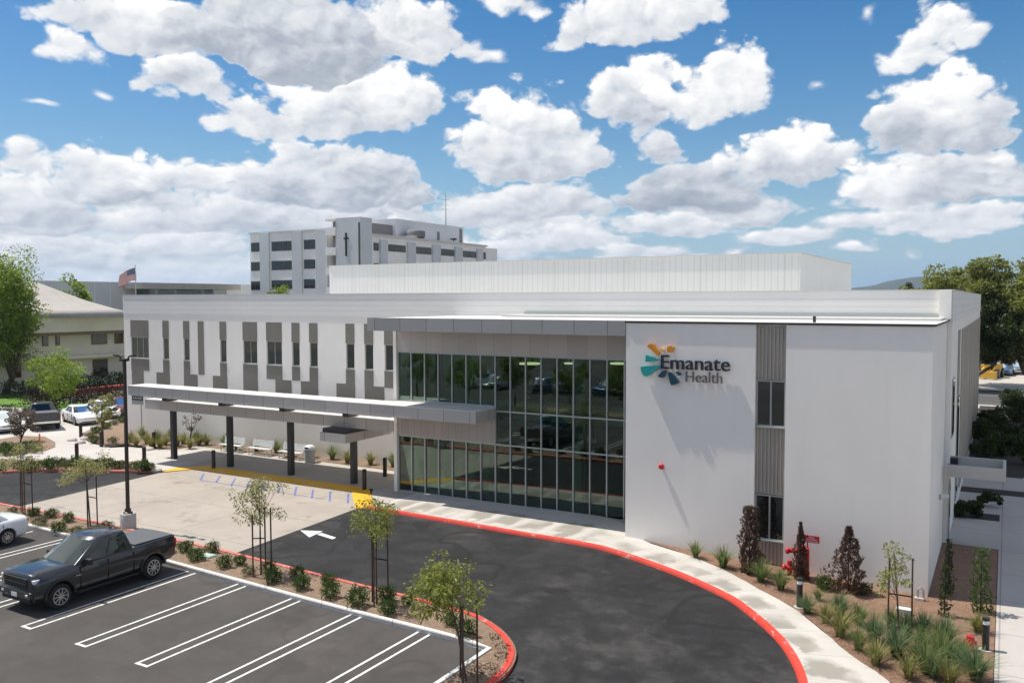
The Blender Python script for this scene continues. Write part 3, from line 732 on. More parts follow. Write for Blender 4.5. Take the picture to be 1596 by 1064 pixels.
def word(txt,x,z,size,mat,sx,depth,off,bold=0.0):
    cu=bpy.data.curves.new('letters','FONT'); cu.body=txt; cu.size=1; cu.extrude=.5; cu.offset=bold; cu.resolution_u=3
    o=bpy.data.objects.new('tmp',cu); COL.objects.link(o); dg=bpy.context.evaluated_depsgraph_get()
    me=bpy.data.meshes.new_from_object(o.evaluated_get(dg)); bpy.data.objects.remove(o)
    xs=[v.co.x for v in me.vertices]; x0=min(xs); wd=max(xs)-x0; size=size/max(v.co.y for v in me.vertices)
    for v in me.vertices:
        a,b,c=v.co; v.co=((a-x0)/wd*sx+x-sg.location.x, -off-(c+.5)*depth, b*size+z-sg.location.z)
    me.materials.clear(); me.materials.append(MAT[mat]); ob=bpy.data.objects.new('lettering',me); COL.objects.link(ob); ob.parent=sg; return ob
ex,ez=S(398,497); ex2,_=S(1400,530)
word('Emanate',ex,ez-.02,.55,'sign_letters_dark',ex2-ex,.15,.06,.0)
hx,hz=S(755,695); hx2,_=S(1285,722)
word('Health',hx,hz-.01,.43,'sign_letters_grey',hx2-hx,.12,.06,-.008)

# ------------------------------------------------------------------ entrance canopy
can=thing('entrance_canopy','long flat two tier metal drop-off canopy on four dark columns beside the glass entrance','canopy',(-37,36,0))
w=MB(); w.box(-46.9,-21.5,33.85,35.2,4.17,4.74); w.box(-27.35,-21.5,35.2,35.56,4.17,4.74); w.build('upper_fascia','canopy_panels',can)
w=MB(); w.box(-46.93,-21.47,33.82,35.23,4.74,4.78); w.box(-27.35,-21.47,35.23,35.55,4.74,4.78); w.build('upper_roof','roof_white',can)
w=MB(); w.box(-47.5,-27.65,35.5,38.7,3.12,3.70); w.build('lower_fascia','canopy_panels',can)
w=MB(); w.box(-47.52,-27.64,35.48,38.72,3.70,3.74); w.build('lower_roof','roof_white',can)
w=MB(); w.box(-46.6,-27.64,35.24,35.47,3.9,4.1); w.build('link_beam','soffit',can)
for x in (-45.3,-40.25,-35.3,-30.65):
    w=MB(); w.box(x-.15,x+.15,35.72,36.02,.02,3.12); w.build('column','column_dark',can,bevel=.02)
    w=MB(); w.box(x-.2,x+.2,35.2,36.0,3.745,4.17); w.build('bracket','column_dark',can)
w=MB(); w.box(-32.0,-30.2,34.7,38.6,2.42,2.9); w.build('door_hood','canopy_panels',can)
w=MB(); w.box(-31.9,-30.3,34.8,38.5,2.9,3.115); w.build('hood_neck','column_dark',can)
# side canopy
sc_=thing('side_canopy','grey tray shaped door canopy hanging on the shaded right flank of the building','canopy',(-2,40.5,2.6))
ce=onY(1568,742,39.75).x; cy0,cy1=39.75,42.2
w=MB(); w.box(XR+.005,ce,cy0,cy0+.12,2.62,3.12); w.box(XR+.005,ce,cy1-.12,cy1,2.62,3.12); w.box(ce-.12,ce,cy0+.12,cy1-.12,2.62,3.12); w.build('fascia','canopy_metal',sc_,bevel=.01)
w=MB(); w.box(XR+.005,ce-.12,cy0+.12,cy1-.12,2.7,2.8); w.build('deck','alu',sc_)
for ya,yb in ((cy0+.125,cy0+.4),(cy1-.5,cy1-.2)):
    w=MB(); w.box(XR+.005,XR+.3,ya,yb,2.81,3.1); w.build('bracket','dark_metal',sc_)

# ------------------------------------------------------------------ vehicles
def loft(m,rings,close=True):
    n=len(rings[0]); vs=[p for r in rings for p in r]; fs=[]
    for i in range(len(rings)-1):
        for k in range(n-1 if not close else n): fs.append((i*n+k,i*n+(k+1)%n,(i+1)*n+(k+1)%n,(i+1)*n+k))
    fs+=[tuple(reversed(range(n))),tuple((len(rings)-1)*n+k for k in range(n))]
    m.add(vs,fs)
def lerp(a,b,t): return a+(b-a)*t
def evalmesh(o,name):
    dg=bpy.context.evaluated_depsgraph_get(); dg.update()
    me=bpy.data.meshes.new_from_object(o.evaluated_get(dg)); o.modifiers.clear(); o.data=me; me.name=name
def body_mesh(stations,name,mat,root,wheels,rw):
    """stations: (y, halfwidth, zbottom, zshoulder, ztop, topinset)"""
    m=MB(); rings=[]
    for y,w,zb,zs,zt,ti in stations:
        half=[(w-.12,zb),(w-.02,zb+.10),(w+.0,lerp(zb,zs,.45)),(w+.015,lerp(zb,zs,.78)),(w-.02,zs),(w-ti*.6,lerp(zs,zt,.75)),(w-ti,zt),((w-ti)*.5,zt+.018)]
        rings.append([Vector((a,y,b)) for a,b in half]+[Vector((-a,y,b)) for a,b in reversed(half)])
    loft(m,rings); o=m.build(name,mat,root,smooth=True)
    bv=o.modifiers.new('b','BEVEL'); bv.width=.02; bv.segments=2; bv.limit_method='ANGLE'; bv.angle_limit=R_(30)
    cut=MB()
    for wy in wheels:
        for s in (-1,1):
            x0,x1=sorted((s*.55,s*1.4)); cut.lathe([(rw,x0),(rw,x1)],(0,wy,rw*.86),28,'X')
    co=cut.build('cutter','black'); co.location=origin_of(root)
    bo=o.modifiers.new('cut','BOOLEAN'); bo.operation='DIFFERENCE'; bo.object=co; bo.solver='EXACT'
    evalmesh(o,name); bpy.data.objects.remove(co)
    smooth_angle(o,38)
    return o
def house(root,mat,yb0,yr0,yr1,yb1,zb,zr,wb,wr,posts,bulge=.10,glass='glass_car'):
    """cabin: yb0 windscreen base, yr0 roof front, yr1 roof rear, yb1 rear base (front is +y)"""
    def ring(z,w,y0,y1,bl): return [Vector((w,y0-bl,z)),Vector((w*.55,y0,z)),Vector((-w*.55,y0,z)),Vector((-w,y0-bl,z)),Vector((-w,y1+bl*.5,z)),Vector((-w*.55,y1,z)),Vector((w*.55,y1,z)),Vector((w,y1+bl*.5,z))]
    b=ring(zb,wb,yb0,yb1,bulge); t=ring(zr,wr,yr0,yr1,bulge)
    t2=[Vector((v.x*.86,lerp(v.y,(yr0+yr1)/2,.10),zr+.05)) for v in t]
    m=MB(); n=8; vs=b+t+t2; fs=[(i,(i+1)%n,(i+1)%n+n,i+n) for i in range(n)]+[(i+n,(i+1)%n+n,(i+1)%n+2*n,i+2*n) for i in range(n)]+[tuple(range(2*n,3*n)),tuple(reversed(range(n)))]
    m.add(vs,fs); o=m.build('cabin',mat,root,smooth=True,bevel=.03); smooth_angle(o,50)
    def pane(name,B0,B1,T0,T1,u0,u1,v0,v1,parent=root):
        q=[]
        for u,v in ((u0,v0),(u1,v0),(u1,v1),(u0,v1)): q.append(B0.lerp(B1,u).lerp(T0.lerp(T1,u),v))
        nn=(q[1]-q[0]).cross(q[3]-q[0]).normalized(); c=(q[0]+q[2])/2
        if nn.dot(c-Vector((0,(yb0+yb1)/2,(zb+zr)/2-.2)))<0: nn=-nn
        g=MB(); g.add([p+nn*.008 for p in q]+[p-nn*.02 for p in q],[(0,1,2,3),(7,6,5,4),(0,4,5,1),(1,5,6,2),(2,6,7,3),(3,7,4,0)])
        return g.build(name,glass,parent)
    # windscreen as three facets on the bulged front
    ws=MB()
    for a,b_ in ((3,2),(2,1),(1,0)):
        B0,B1,T0,T1=b[a],b[b_],t[a],t[b_]
        u0=.14 if a==3 else 0; u1=.86 if b_==0 else 1
        q=[B0.lerp(B1,u).lerp(T0.lerp(T1,u),v) for u,v in ((u0,.06),(u1,.06),(u1,.93),(u0,.93))]
        nn=(q[1]-q[0]).cross(q[3]-q[0]).normalized()
        if nn.y<0: nn=-nn
        ws.add([p+nn*.008 for p in q],[(0,1,2,3)])
    ws.build('windscreen','glass_windscreen',root)
    rw=MB()
    for a,b_ in ((7,6),(6,5),(5,4)):
        B0,B1,T0,T1=b[a],b[b_],t[a],t[b_]
        q=[B0.lerp(B1,u).lerp(T0.lerp(T1,u),v) for u,v in ((.1 if a==7 else 0,.12),(.9 if b_==4 else 1,.12),(.9 if b_==4 else 1,.9),(.1 if a==7 else 0,.9))]
        nn=(q[1]-q[0]).cross(q[3]-q[0]).normalized()
        if nn.y>0: nn=-nn
        rw.add([p+nn*.008 for p in q],[(0,1,2,3)])
    rw.build('rear_window',glass,root)
    for s,(f,r) in ((1,(0,7)),(-1,(3,4))):
        for u0,u1 in posts: pane('side_window',b[f],b[r],t[f],t[r],u0,u1,.08,.88)
def wheel(root,x,y,r,w,spokes=10):
    s=1 if x>0 else -1
    c=(x,y,r); t=MB(); t.lathe([(r*.62,-w/2),(r*.93,-w/2),(r,-w*.36),(r,w*.36),(r*.93,w/2),(r*.62,w/2)],c,32,'X')
    wh=t.build('wheel','tyre',root,smooth=True); smooth_angle(wh,40)
    m=MB(); f=x+s*(w*.5+.006)
    m.lathe([(r*.60,f-.02),(r*.66,f-.02),(r*.66,f+.02),(r*.60,f+.02)],(0,y,r),28,'X',True)
    for k in range(spokes):
        a=2*math.pi*k/spokes; d=Vector((0,math.cos(a),math.sin(a)))
        m.bar(Vector((f,y,r))+d*r*.08,Vector((f-s*.012,y,r))+d*r*.63,r*.11,.03)
    m.lathe([(.02,f-.02),(r*.14,f-.02),(r*.14,f+.025),(.02,f+.025)],(0,y,r),14,'X')
    m.build('rim','rim_silver',wh)
    m=MB(); m.lathe([(.02,f-s*.03-.01),(r*.62,f-s*.03-.01),(r*.62,f-s*.03+.01),(.02,f-s*.03+.01)],(0,y,r),24,'X'); m.build('brake_disc','dark_metal',wh)
def panel(root,name,mat,x0,x1,y0,y1,z0,z1,bevel=.01,parent=None):
    m=MB(); m.box(x0,x1,y0,y1,z0,z1); return m.build(name,mat,parent or root,bevel=bevel)
def pickup(label,loc,rz,paint,group=None,detail=True):
    r=thing('pickup_truck',label,'pickup truck',(0,0,0),group)
    st=[(2.76,.84,.58,1.0,1.19,.20),(2.70,.95,.42,1.06,1.27,.20),(2.45,1.0,.40,1.10,1.30,.22),(1.9,1.015,.40,1.13,1.31,.22),(1.30,1.02,.40,1.14,1.31,.16),(1.15,1.02,.40,1.13,1.26,.08),
        (0,1.02,.40,1.14,1.27,.08),(-1.0,1.02,.40,1.15,1.28,.08),(-1.04,1.02,.42,1.17,1.33,.06),(-2.0,1.02,.46,1.18,1.345,.06),(-2.74,1.01,.52,1.19,1.36,.06),(-2.83,.98,.58,1.18,1.37,.07)]
    WH=(1.86,-1.80); body_mesh(st,'body',paint,r,WH,.50)
    house(r,paint,1.50,.48,-.90,-1.12,1.26,1.93,.965,.72,((.16,.47),(.52,.88)),.22)
    for y in WH:
        for s in (-1,1): wheel(r,s*.88,y,.415,.28)
    panel(r,'underbody','black',-.72,.72,-2.6,2.6,.34,.62,0)
    panel(r,'bed_cover','tonneau',-.90,.90,-2.78,-1.13,1.34,1.395,.02)
    for s in (-1,1):
        g=panel(r,'mirror','black_plastic',*sorted((s*1.0,s*1.27)),.80,.93,1.22,1.42,.03)
        panel(r,'headlight','lamp_clear',*sorted((s*.62,s*.95)),2.52,2.73,1.02,1.14,.02)
        panel(r,'tail_light','lamp_red',*sorted((s*.90,s*1.0)),-2.86,-2.73,.92,1.25,.01)
        panel(r,'running_board','black_plastic',*sorted((s*.85,s*1.06)),-1.15,1.25,.36,.42,.01)
        panel(r,'fender_badge','chrome',*sorted((s*1.03,s*1.045)),1.12,1.32,.93,.96,0)
        for y in (.28,-.72): panel(r,'door_handle',paint,*sorted((s*1.03,s*1.06)),y-.1,y+.1,1.09,1.12,.008)
        sm=MB()
        for y in (1.12,.05,-.98): sm.box(*sorted((s*.90,s*1.038)),y-.008,y+.008,.50,1.20)
        sm.build('door_seam','black',r)
    panel(r,'grille','black',-.66,.66,2.62,2.79,.82,1.16,.02)
    for wy in WH:
        for s in (-1,1):
            m=MB(); n=14
            for k in range(n):
                a0=math.pi*k/n; a1=math.pi*(k+1)/n; q=[]
                for a in (a0,a1):
                    for rr in (.495,.56):
                        q.append((rr*math.cos(a)+wy,rr*math.sin(a)+.43))
                o_=1.0 if s>0 else -1.0; x0,x1=s*1.0,s*1.055
                vs=[(x,yy,zz) for x in (x0,x1) for yy,zz in q]
                m.add(vs,[(0,1,3,2),(4,6,7,5),(0,2,6,4),(1,5,7,3)]+([(0,4,5,1)] if k==0 else [])+([(2,3,7,6)] if k==n-1 else []))
            m.build('fender_flare',paint,r)
    m=MB(); m.box(-.58,.58,2.79,2.81,.97,1.0); m.build('grille_bar','dark_metal',r)
    panel(r,'front_bumper',paint,-.90,.90,2.60,2.84,.54,.76,.03); panel(r,'lower_intake','black',-.78,.78,2.58,2.81,.40,.535,.02)
    panel(r,'number_plate','plate_white',-.16,.16,2.842,2.852,.55,.68,0)
    panel(r,'rear_bumper','chrome',-.92,.92,-2.95,-2.79,.58,.76,.02); panel(r,'tailgate',paint,-.86,.86,-2.87,-2.82,.80,1.34,.01)
    for s in (-1,1): panel(r,'fog_lamp','lamp_clear',*sorted((s*.62,s*.74)),2.83,2.85,.62,.69,.01)
    m=MB(); m.prism([(-.02,-.70),(.02,-.70),(.015,-.82),(-.015,-.82)],1.94,1.99); m.build('roof_aerial','black_plastic',r)
    r.location=loc; r.rotation_euler=(0,0,rz); return r
def sedan(label,loc,rz,paint,kind='sedan',group=None,name='parked_car'):
    r=thing(name,label,'car',(0,0,0),group)
    if kind=='sedan':
        st=[(2.30,.62,.38,.56,.62,.10),(2.22,.80,.24,.60,.68,.12),(1.9,.88,.20,.68,.80,.16),(1.1,.91,.20,.78,.93,.14),(.8,.91,.20,.80,.95,.10),(-.6,.915,.20,.84,.96,.09),(-1.4,.91,.20,.87,1.0,.12),(-2.05,.88,.24,.88,1.03,.18),(-2.28,.80,.30,.86,1.0,.18),(-2.34,.70,.40,.80,.90,.16)]
        cab=(.95,.18,-1.02,-1.72,.93,1.40,.80,.60); posts=((.10,.46),(.50,.85)); WH=(1.38,-1.36); rw=.335; zr=1.4
    else:
        st=[(2.25,.66,.42,.68,.76,.10),(2.18,.82,.30,.74,.84,.12),(1.85,.90,.26,.84,.96,.15),(1.1,.93,.26,.92,1.06,.12),(.8,.93,.26,.94,1.07,.08),(-.6,.935,.26,.98,1.08,.07),(-1.6,.93,.26,1.0,1.09,.07),(-2.15,.90,.32,1.0,1.08,.08),(-2.28,.82,.42,.95,1.02,.08)]
        cab=(1.0,.30,-1.75,-2.18,1.04,1.62,.84,.66); posts=((.10,.36),(.40,.66),(.70,.92)); WH=(1.35,-1.35); rw=.36; zr=1.62
    body_mesh(st,'body',paint,r,WH,rw*1.17)
    house(r,paint,*cab,posts,.16)
    for y in WH:
        for s in (-1,1): wheel(r,s*.78,y,rw,.22,10)
    panel(r,'underbody','black',-.62,.62,-2.0,2.0,.18,.42,0)
    zf=st[1][3]; zt=st[-2][3]
    for s in (-1,1):
        panel(r,'headlight','lamp_clear',*sorted((s*.48,s*.78)),2.05,2.235,zf-.04,zf+.07,.02)
        panel(r,'tail_light','lamp_red',*sorted((s*.42,s*.78)),-2.33,-2.18,zt-.10,zt+.04,.02)
        panel(r,'mirror',paint,*sorted((s*.88,s*1.06)),.62,.72,cab[4]+.0,cab[4]+.12,.02)
        sm=MB()
        for y in (.78,-.25,-1.2): sm.box(*sorted((s*.8,s*.932)),y-.006,y+.006,.32,.86)
        sm.build('door_seam','black',r)
    panel(r,'grille','black',-.45,.45,2.18,2.30,zf-.10,zf+.03,.02); panel(r,'lower_intake','black',-.6,.6,2.12,2.29,.27,.38,.02)
    panel(r,'number_plate','plate_white',-.2,.2,-2.36,-2.345,zt-.22,zt-.08,0)
    r.location=loc; r.rotation_euler=(0,0,rz); return r
pk_=pickup('dark grey crew cab pickup truck backed into the near parking row',(-27.38,18.2,.004),math.pi,'truck_paint'); pk_.scale=(.96,.955,1.0)
sedan('white saloon car with its tail to the planting strip, cut by the left edge',(-36.1,18.35,.004),math.pi,'car_white')
# far cars across the walk
G2='cars parked by the far lawn'
def facing(p,q): d=Vector(q)-Vector(p); return math.atan2(-d.x,d.y)
pc=spot(42,670); pickup('dark grey pickup truck parked tail out before the far lawn',(pc.x-.6,pc.y+1.6,.03),R_(64),'truck_paint',G2)
pc=spot(106,664); sedan('white saloon car parked nose out beside the far dark pickup',(pc.x-.8,pc.y+1.6,.03),R_(-106),'car_white','sedan',G2)
pc=spot(143,655); sedan('white compact car half hidden behind the spiky pale sapling',(pc.x-1,pc.y+1.6,.03),R_(-106),'car_white','sedan',G2)
pc=spot(172,650); sedan('dark red car behind the lamp post and pale sapling',(pc.x-1,pc.y+1.6,.03),R_(-106),'car_darkred','sedan',G2)
pc=spot(-12,676); sedan('white car at the far left edge beside the dusty purple tree',(pc.x-1,pc.y+1.2,.03),R_(-106),'car_white','sedan',G2)
# cars in the rest of the lot behind the viewpoint: seen only mirrored in the glass
GM='cars mirrored in the glass front'
sedan('white car parked in the lot behind, mirrored left in the glass front',(-52.6,-11.5,0),0,'car_white','suv',GM)
sv=sedan('silver car parked in the lot behind, mirrored in the glass front',(-49.8,-11.5,0),0,'car_silver','sedan',GM)
sb=sedan('blue car parked in the lot behind, mirrored in the glass front',(-43.4,-11.5,0),math.pi,'car_blue','suv',GM)
dup(sv,(-40.6,-11.2,0),math.pi,label='silver car beside the blue one, mirrored in the glass front',group=GM)
dup(sb,(-36.4,-11.5,0),0,label='blue car mirrored furthest right in the glass front',group=GM)
sedan('black car parked in the lot behind, mirrored in the glass front',(-33.4,-11.4,0),0,'car_black','suv',GM)

# ------------------------------------------------------------------ street furniture
def bollard_proto():
    r=thing('bollard','x','bollard',(0,0,0))
    m=MB(); m.lathe([(.01,0),(.135,0),(.135,.015),(.115,.03),(.115,.92),(.01,.92)],(0,0,0),20); m.build('post','bronze',r,smooth=True); smooth_angle(r.children[0],40)
    m=MB(); m.lathe([(.01,.93),(.12,.93),(.12,1.0),(.10,1.06),(.01,1.08)],(0,0,0),20); m.build('cap','dark_metal',r,smooth=True)
    return r
bp=bollard_proto(); first=True
BL=[(333,729,'dark bollard on the yellow paving strip near the left end of the canopy'),(568,762,'dark bollard on the yellow strip beside the glass entrance corner'),(600,742,'dark bollard under the canopy close to the glass box side'),
 (225,723,'dark bollard beside the left end of the yellow paving strip'),(120,717,'dark bollard at the edge of the pale walk behind the kerb shrubs'),(240,697,'dark bollard at the edge of the planting bed by the building corner'),
 (158,696,'dark bollard under the spiky pale sapling beside the curved walk'),(126,681,'dark bollard where the walk meets the far parking drive')]
for px,py,lb in BL:
    p=spot(px,py,.03)
    if first: bp.location=p; bp['label']=lb; bp['group']='bollards round the entrance walks'; first=False
    else: dup(bp,p,label=lb,group='bollards round the entrance walks')
for px,py,lb in ((1246,946,'dark bollard light standing before the red standpipe'),(1536,1013,'dark bollard light beside the right hand walk, with small red standpipe')):
    p=spot(px,py,.10); r=thing('bollard_light',lb,'bollard light',p,'bollard lights in the right bed')
    m=MB(); m.lathe([(.01,-.02),(.19,-.02),(.19,.03),(.01,.03)],p,20); m.build('footing','concrete_grey',r)
    m=MB(); m.lathe([(.01,.03),(.10,.03),(.10,.80),(.01,.80)],p,20); m.build('post','dark_metal',r,smooth=True); smooth_angle(r.children[1],40)
    m=MB(); m.lathe([(.01,.80),(.085,.80),(.085,.92),(.01,.92)],p,20); m.build('lens','lamp_clear',r)
    m=MB(); m.lathe([(.01,.92),(.105,.92),(.105,1.0),(.01,1.01)],p,20); m.build('cap','dark_metal',r)
# lamp post
lp=spot(200,821,.1); lz=onY(193,560,lp.y).z
r=thing('street_lamp','tall dark bronze lamp post on a round concrete base beside the concrete apron','street lamp',lp)
m=MB(); m.lathe([(.01,-.1),(.33,-.1),(.33,.58),(.30,.62),(.01,.62)],lp,24); m.build('base','concrete_grey',r,smooth=True); smooth_angle(r.children[0],40)
m=MB(); m.lathe([(.01,.62),(.20,.62),(.20,.66),(.13,.70),(.13,.82),(.01,.82)],lp,16); m.build('base_cover','bronze',r)
top=lz-lp.z; lx=onY(190,560,lp.y).x-lp.x
m=MB(); m.tube([lp+Vector((0,0,.7)),lp+Vector((0,0,top))],[.085,.075],4); m.build('pole','bronze',r)
for s in (-1,1):
    m=MB(); a=lp+Vector((0,0,top-.05)); b=a+Vector((s*.22,0,.0)); c=b+Vector((s*.06,0,.16)); d=c+Vector((s*.16,0,.06))
    m.bar(a,b,.05); m.bar(b,c,.05); m.bar(c,d,.05); m.build('arm','dark_metal',r)
    m=MB(); m.obox(d+Vector((s*.10,0,0)),(.26,.18,.07),Matrix.Rotation(s*R_(-8),3,'Y')); m.build('lamp_head','dark_metal',r,bevel=.01)
m=MB(); m.obox(lp+Vector((0,0,top-.02)),(.3,.3,.1),Matrix.Identity(3)); m.build('pole_top','dark_metal',r)
# benches and bin against the wall
def bench_proto():
    r=thing('bench','x','bench',(0,0,0))
    m=MB()
    for k in range(5): m.box(-.95,.95,-.45+k*.095,-.45+k*.095+.075,.43,.46)
    m.build('seat','bench_white',r)
    m=MB(); Rm=Matrix.Rotation(R_(-12),3,'X')
    for k in range(5): m.obox(Vector((0,.09+.02*k,.56+.085*k)),(1.9,.03,.065),Rm)
    m.build('backrest','bench_white',r)
    for x in (-.8,.8):
        m=MB(); m.bar((x,-.4,.0),(x,-.36,.43),.06); m.bar((x,.05,0),(x,.04,.45),.06); m.bar((x,.04,.42),(x,.2,.98),.05); m.bar((x,-.42,.41),(x,.06,.41),.05); m.build('leg','bench_white',r)
    return r
bb=bench_proto()
for i,(x,lb) in enumerate(((-44.2,'white slatted bench furthest from the glass, against the white wall'),(-41.6,'middle one of the three white slatted benches along the white wall'),(-38.9,'white slatted bench beside the litter bin'))):
    if i==0: bb.location=(x,39.7,.02); bb['label']=lb; bb['group']='benches under the canopy'
    else: dup(bb,(x,39.7,.02),label=lb,group='benches under the canopy')
p=spot(485,716,.02); p=Vector((-37.1,39.3,.02))
r=thing('litter_bin','round pale litter bin with domed lid at the end of the bench row','litter bin',p)
m=MB(); m.lathe([(.01,0),(.30,0),(.30,.05),(.33,.08),(.35,.80),(.01,.80)],p,22); m.build('body','concrete_grey',r,smooth=True); smooth_angle(r.children[0],40)
m=MB(); m.lathe([(.01,.80),(.37,.80),(.37,.86),(.30,1.0),(.16,1.07),(.01,1.08)],p,22); m.build('lid','bench_white',r,smooth=True); smooth_angle(r.children[1],40)
m=MB(); m.obox(p+Vector((.05,-.335,.93)),(.26,.06,.10),Matrix.Identity(3)); m.build('opening','black',r)
# address sign on a post
q=onY(224,631,39.9); q0=onY(206,615,39.9); bx=q.x-.30
r=thing('post_sign','grey panel sign with dark upper band on a thin post by the building corner','sign',(bx,39.9,.05))
m=MB(); m.tube([(bx,39.92,.05),(bx,39.92,q.z+.2)],.035,8); m.build('post','frame_grey',r)
m=MB(); m.box(q0.x,q.x,39.86,39.89,q.z,q0.z); m.build('panel','frame_grey',r)
m=MB(); m.box(q0.x+.02,q.x-.02,39.85,39.859,lerp(q.z,q0.z,.46),q0.z-.03); m.build('dark_band','dark_metal',r)
m=MB(); w_=q.x-q0.x
for a,b in ((.12,.22),(.28,.46),(.56,.70),(.74,.90)): m.box(q0.x+w_*a,q0.x+w_*b,39.843,39.849,lerp(q.z,q0.z,.62),lerp(q.z,q0.z,.80))
m.build('marks','frame_grey',r)
m=MB(); m.lathe([(.01,0),(.28,0),(.28,.06),(.01,.06)],(bx,39.92,.05),16); m.build('footing','concrete_grey',r)
# orange delineator post in the left bed
p=spot(62,698,.06); r=thing('marker_post','orange plastic marker post in the left planting bed','marker post',p)
m=MB(); m.lathe([(.01,0),(.17,0),(.17,.04),(.01,.04)],p,14); m.build('base','black',r)
m=MB(); m.lathe([(.01,.04),(.06,.04),(.05,.98),(.01,1.0)],p,12); m.build('post','orange_plastic',r,smooth=True)
# red fire standpipe
p=spot(1243,897,.10); r=thing('fire_standpipe','red fire department standpipe with capped inlets in front of the white wall','standpipe',p)
m=MB(); m.tube([p+Vector((.1,0,-.1)),p+Vector((.1,0,1.0))],.11,14); m.tube([p+Vector((-.28,-.05,-.1)),p+Vector((-.28,-.05,.55))],.09,14); m.tube([p+Vector((.28,.05,-.1)),p+Vector((.28,.05,.85)),p+Vector((.28,.0,1.1))],.13,14); m.build('riser','red_gloss',r,smooth=True); smooth_angle(r.children[0],40)
for dx,dz,dl in ((-.30,.95,.3),(-.42,.30,.26),(.22,1.05,.25)):
    c=p+Vector((dx,-.15,dz)); m=MB(); m.tube([p+Vector((.1,0,dz+.0)),c+Vector((0,.05,0))],.09,12); m.build('inlet','red_gloss',r,smooth=True)
    d=(c-(p+Vector((.1,0,dz)))).normalized(); m=MB(); m.tube([c-d*.02,c+d*.03,c+d*.09,c+d*.12],[.10,.125,.125,.06],14); m.build('cap','red_gloss',r,smooth=True)
m=MB(); m.tube([p+Vector((.1,0,1.0)),p+Vector((.1,0,1.14)),p+Vector((.1,0,1.2))],[.13,.12,.05],14); m.build('bonnet','red_gloss',r,smooth=True)
a=onY(1253,833,p.y); b=onY(1277,847,p.y)
r=thing('fire_sign','small red notice plate with white lettering beside the standpipe','sign',(a.x+.1,p.y+.05,p.z))
m=MB(); m.box(a.x,b.x,p.y+.0,p.y+.02,b.z,a.z); m.build('plate','sign_red',r)
m=MB(); m.tube([(a.x+.12,p.y+.05,p.z),(a.x+.12,p.y+.05,a.z)],.022,8); m.build('post','dark_metal',r)
def signline(txt,z,h,w):
    cu=bpy.data.curves.new('letters','FONT'); cu.body=txt; cu.size=1
    o=bpy.data.objects.new('tmp',cu); COL.objects.link(o); dg=bpy.context.evaluated_depsgraph_get()
    me=bpy.data.meshes.new_from_object(o.evaluated_get(dg)); bpy.data.objects.remove(o)
    xs=[v.co.x for v in me.vertices]; x0=min(xs); wd=max(xs)-x0; hh=max(v.co.y for v in me.vertices); cx=(a.x+b.x)/2
    for v in me.vertices: v.co=((v.co.x-x0)/wd*w-w/2+cx-r.location.x,p.y-.004-r.location.y,v.co.y/hh*h+z-r.location.z)
    me.materials.clear(); me.materials.append(MAT['sign_white']); ob=bpy.data.objects.new('lettering',me); COL.objects.link(ob); ob.parent=r
hgt=a.z-b.z; wid=b.x-a.x
signline('FIRE',lerp(b.z,a.z,.66),hgt*.20,wid*.36); signline('DEPARTMENT',lerp(b.z,a.z,.39),hgt*.17,wid*.72); signline('CONNECTION',lerp(b.z,a.z,.12),hgt*.17,wid*.80)
# small red valve in the right bed, utility boxes
p=spot(1512,1013,.10); r=thing('valve_post','small red capped valve among the grasses near the right walk','valve',p)
m=MB(); m.lathe([(.01,-.05),(.09,-.05),(.09,.18),(.14,.20),(.14,.30),(.11,.36),(.11,.44),(.01,.46)],p,16); m.build('body','red_gloss',r,smooth=True); smooth_angle(r.children[0],40)
m=MB(); m.tube([p+Vector((-.18,0,.25)),p+Vector((.18,0,.25))],.06,10); m.build('outlet','red_gloss',r,smooth=True)
p=spot(1409,956,.10); r=thing('utility_box','low blue grey utility box on the bare mulch behind the staked tree','utility box',p)
m=MB(); m.box(p.x-.22,p.x+.22,p.y-.12,p.y+.12,p.z-.02,p.z+.16); m.build('body','hospital_grey',r,bevel=.02)
m=MB(); m.box(p.x-.24,p.x+.24,p.y-.14,p.y+.14,p.z+.161,p.z+.19); m.build('lid','bench_white',r,bevel=.01)
p=spot(1434,935,.10); r=thing('meter_box','small pale meter box at the foot of the wing wall near its corner','utility box',p)
m=MB(); m.box(p.x-.18,p.x+.12,p.y-.12,p.y+.12,p.z-.02,p.z+.10); m.build('body','concrete_grey',r,bevel=.01)
m=MB(); m.tube([p+Vector((-.08,0,.1)),p+Vector((-.08,0,.38)),p+Vector((.02,0,.45)),p+Vector((.1,0,.38)),p+Vector((.1,0,.1))],.035,8); m.build('pipe','frame_grey',r)
p=spot(324,866,KH-.02); r=thing('irrigation_box','flat pale green irrigation box lid between the median shrubs','utility box',p)
m=MB(); m.box(p.x-.3,p.x+.3,p.y-.2,p.y+.2,p.z-.05,p.z+.05); m.build('body','utility_green',r,bevel=.015)
m=MB(); m.box(p.x-.26,p.x+.26,p.y-.16,p.y+.16,p.z+.051,p.z+.065); m.build('lid','utility_green',r,bevel=.01)

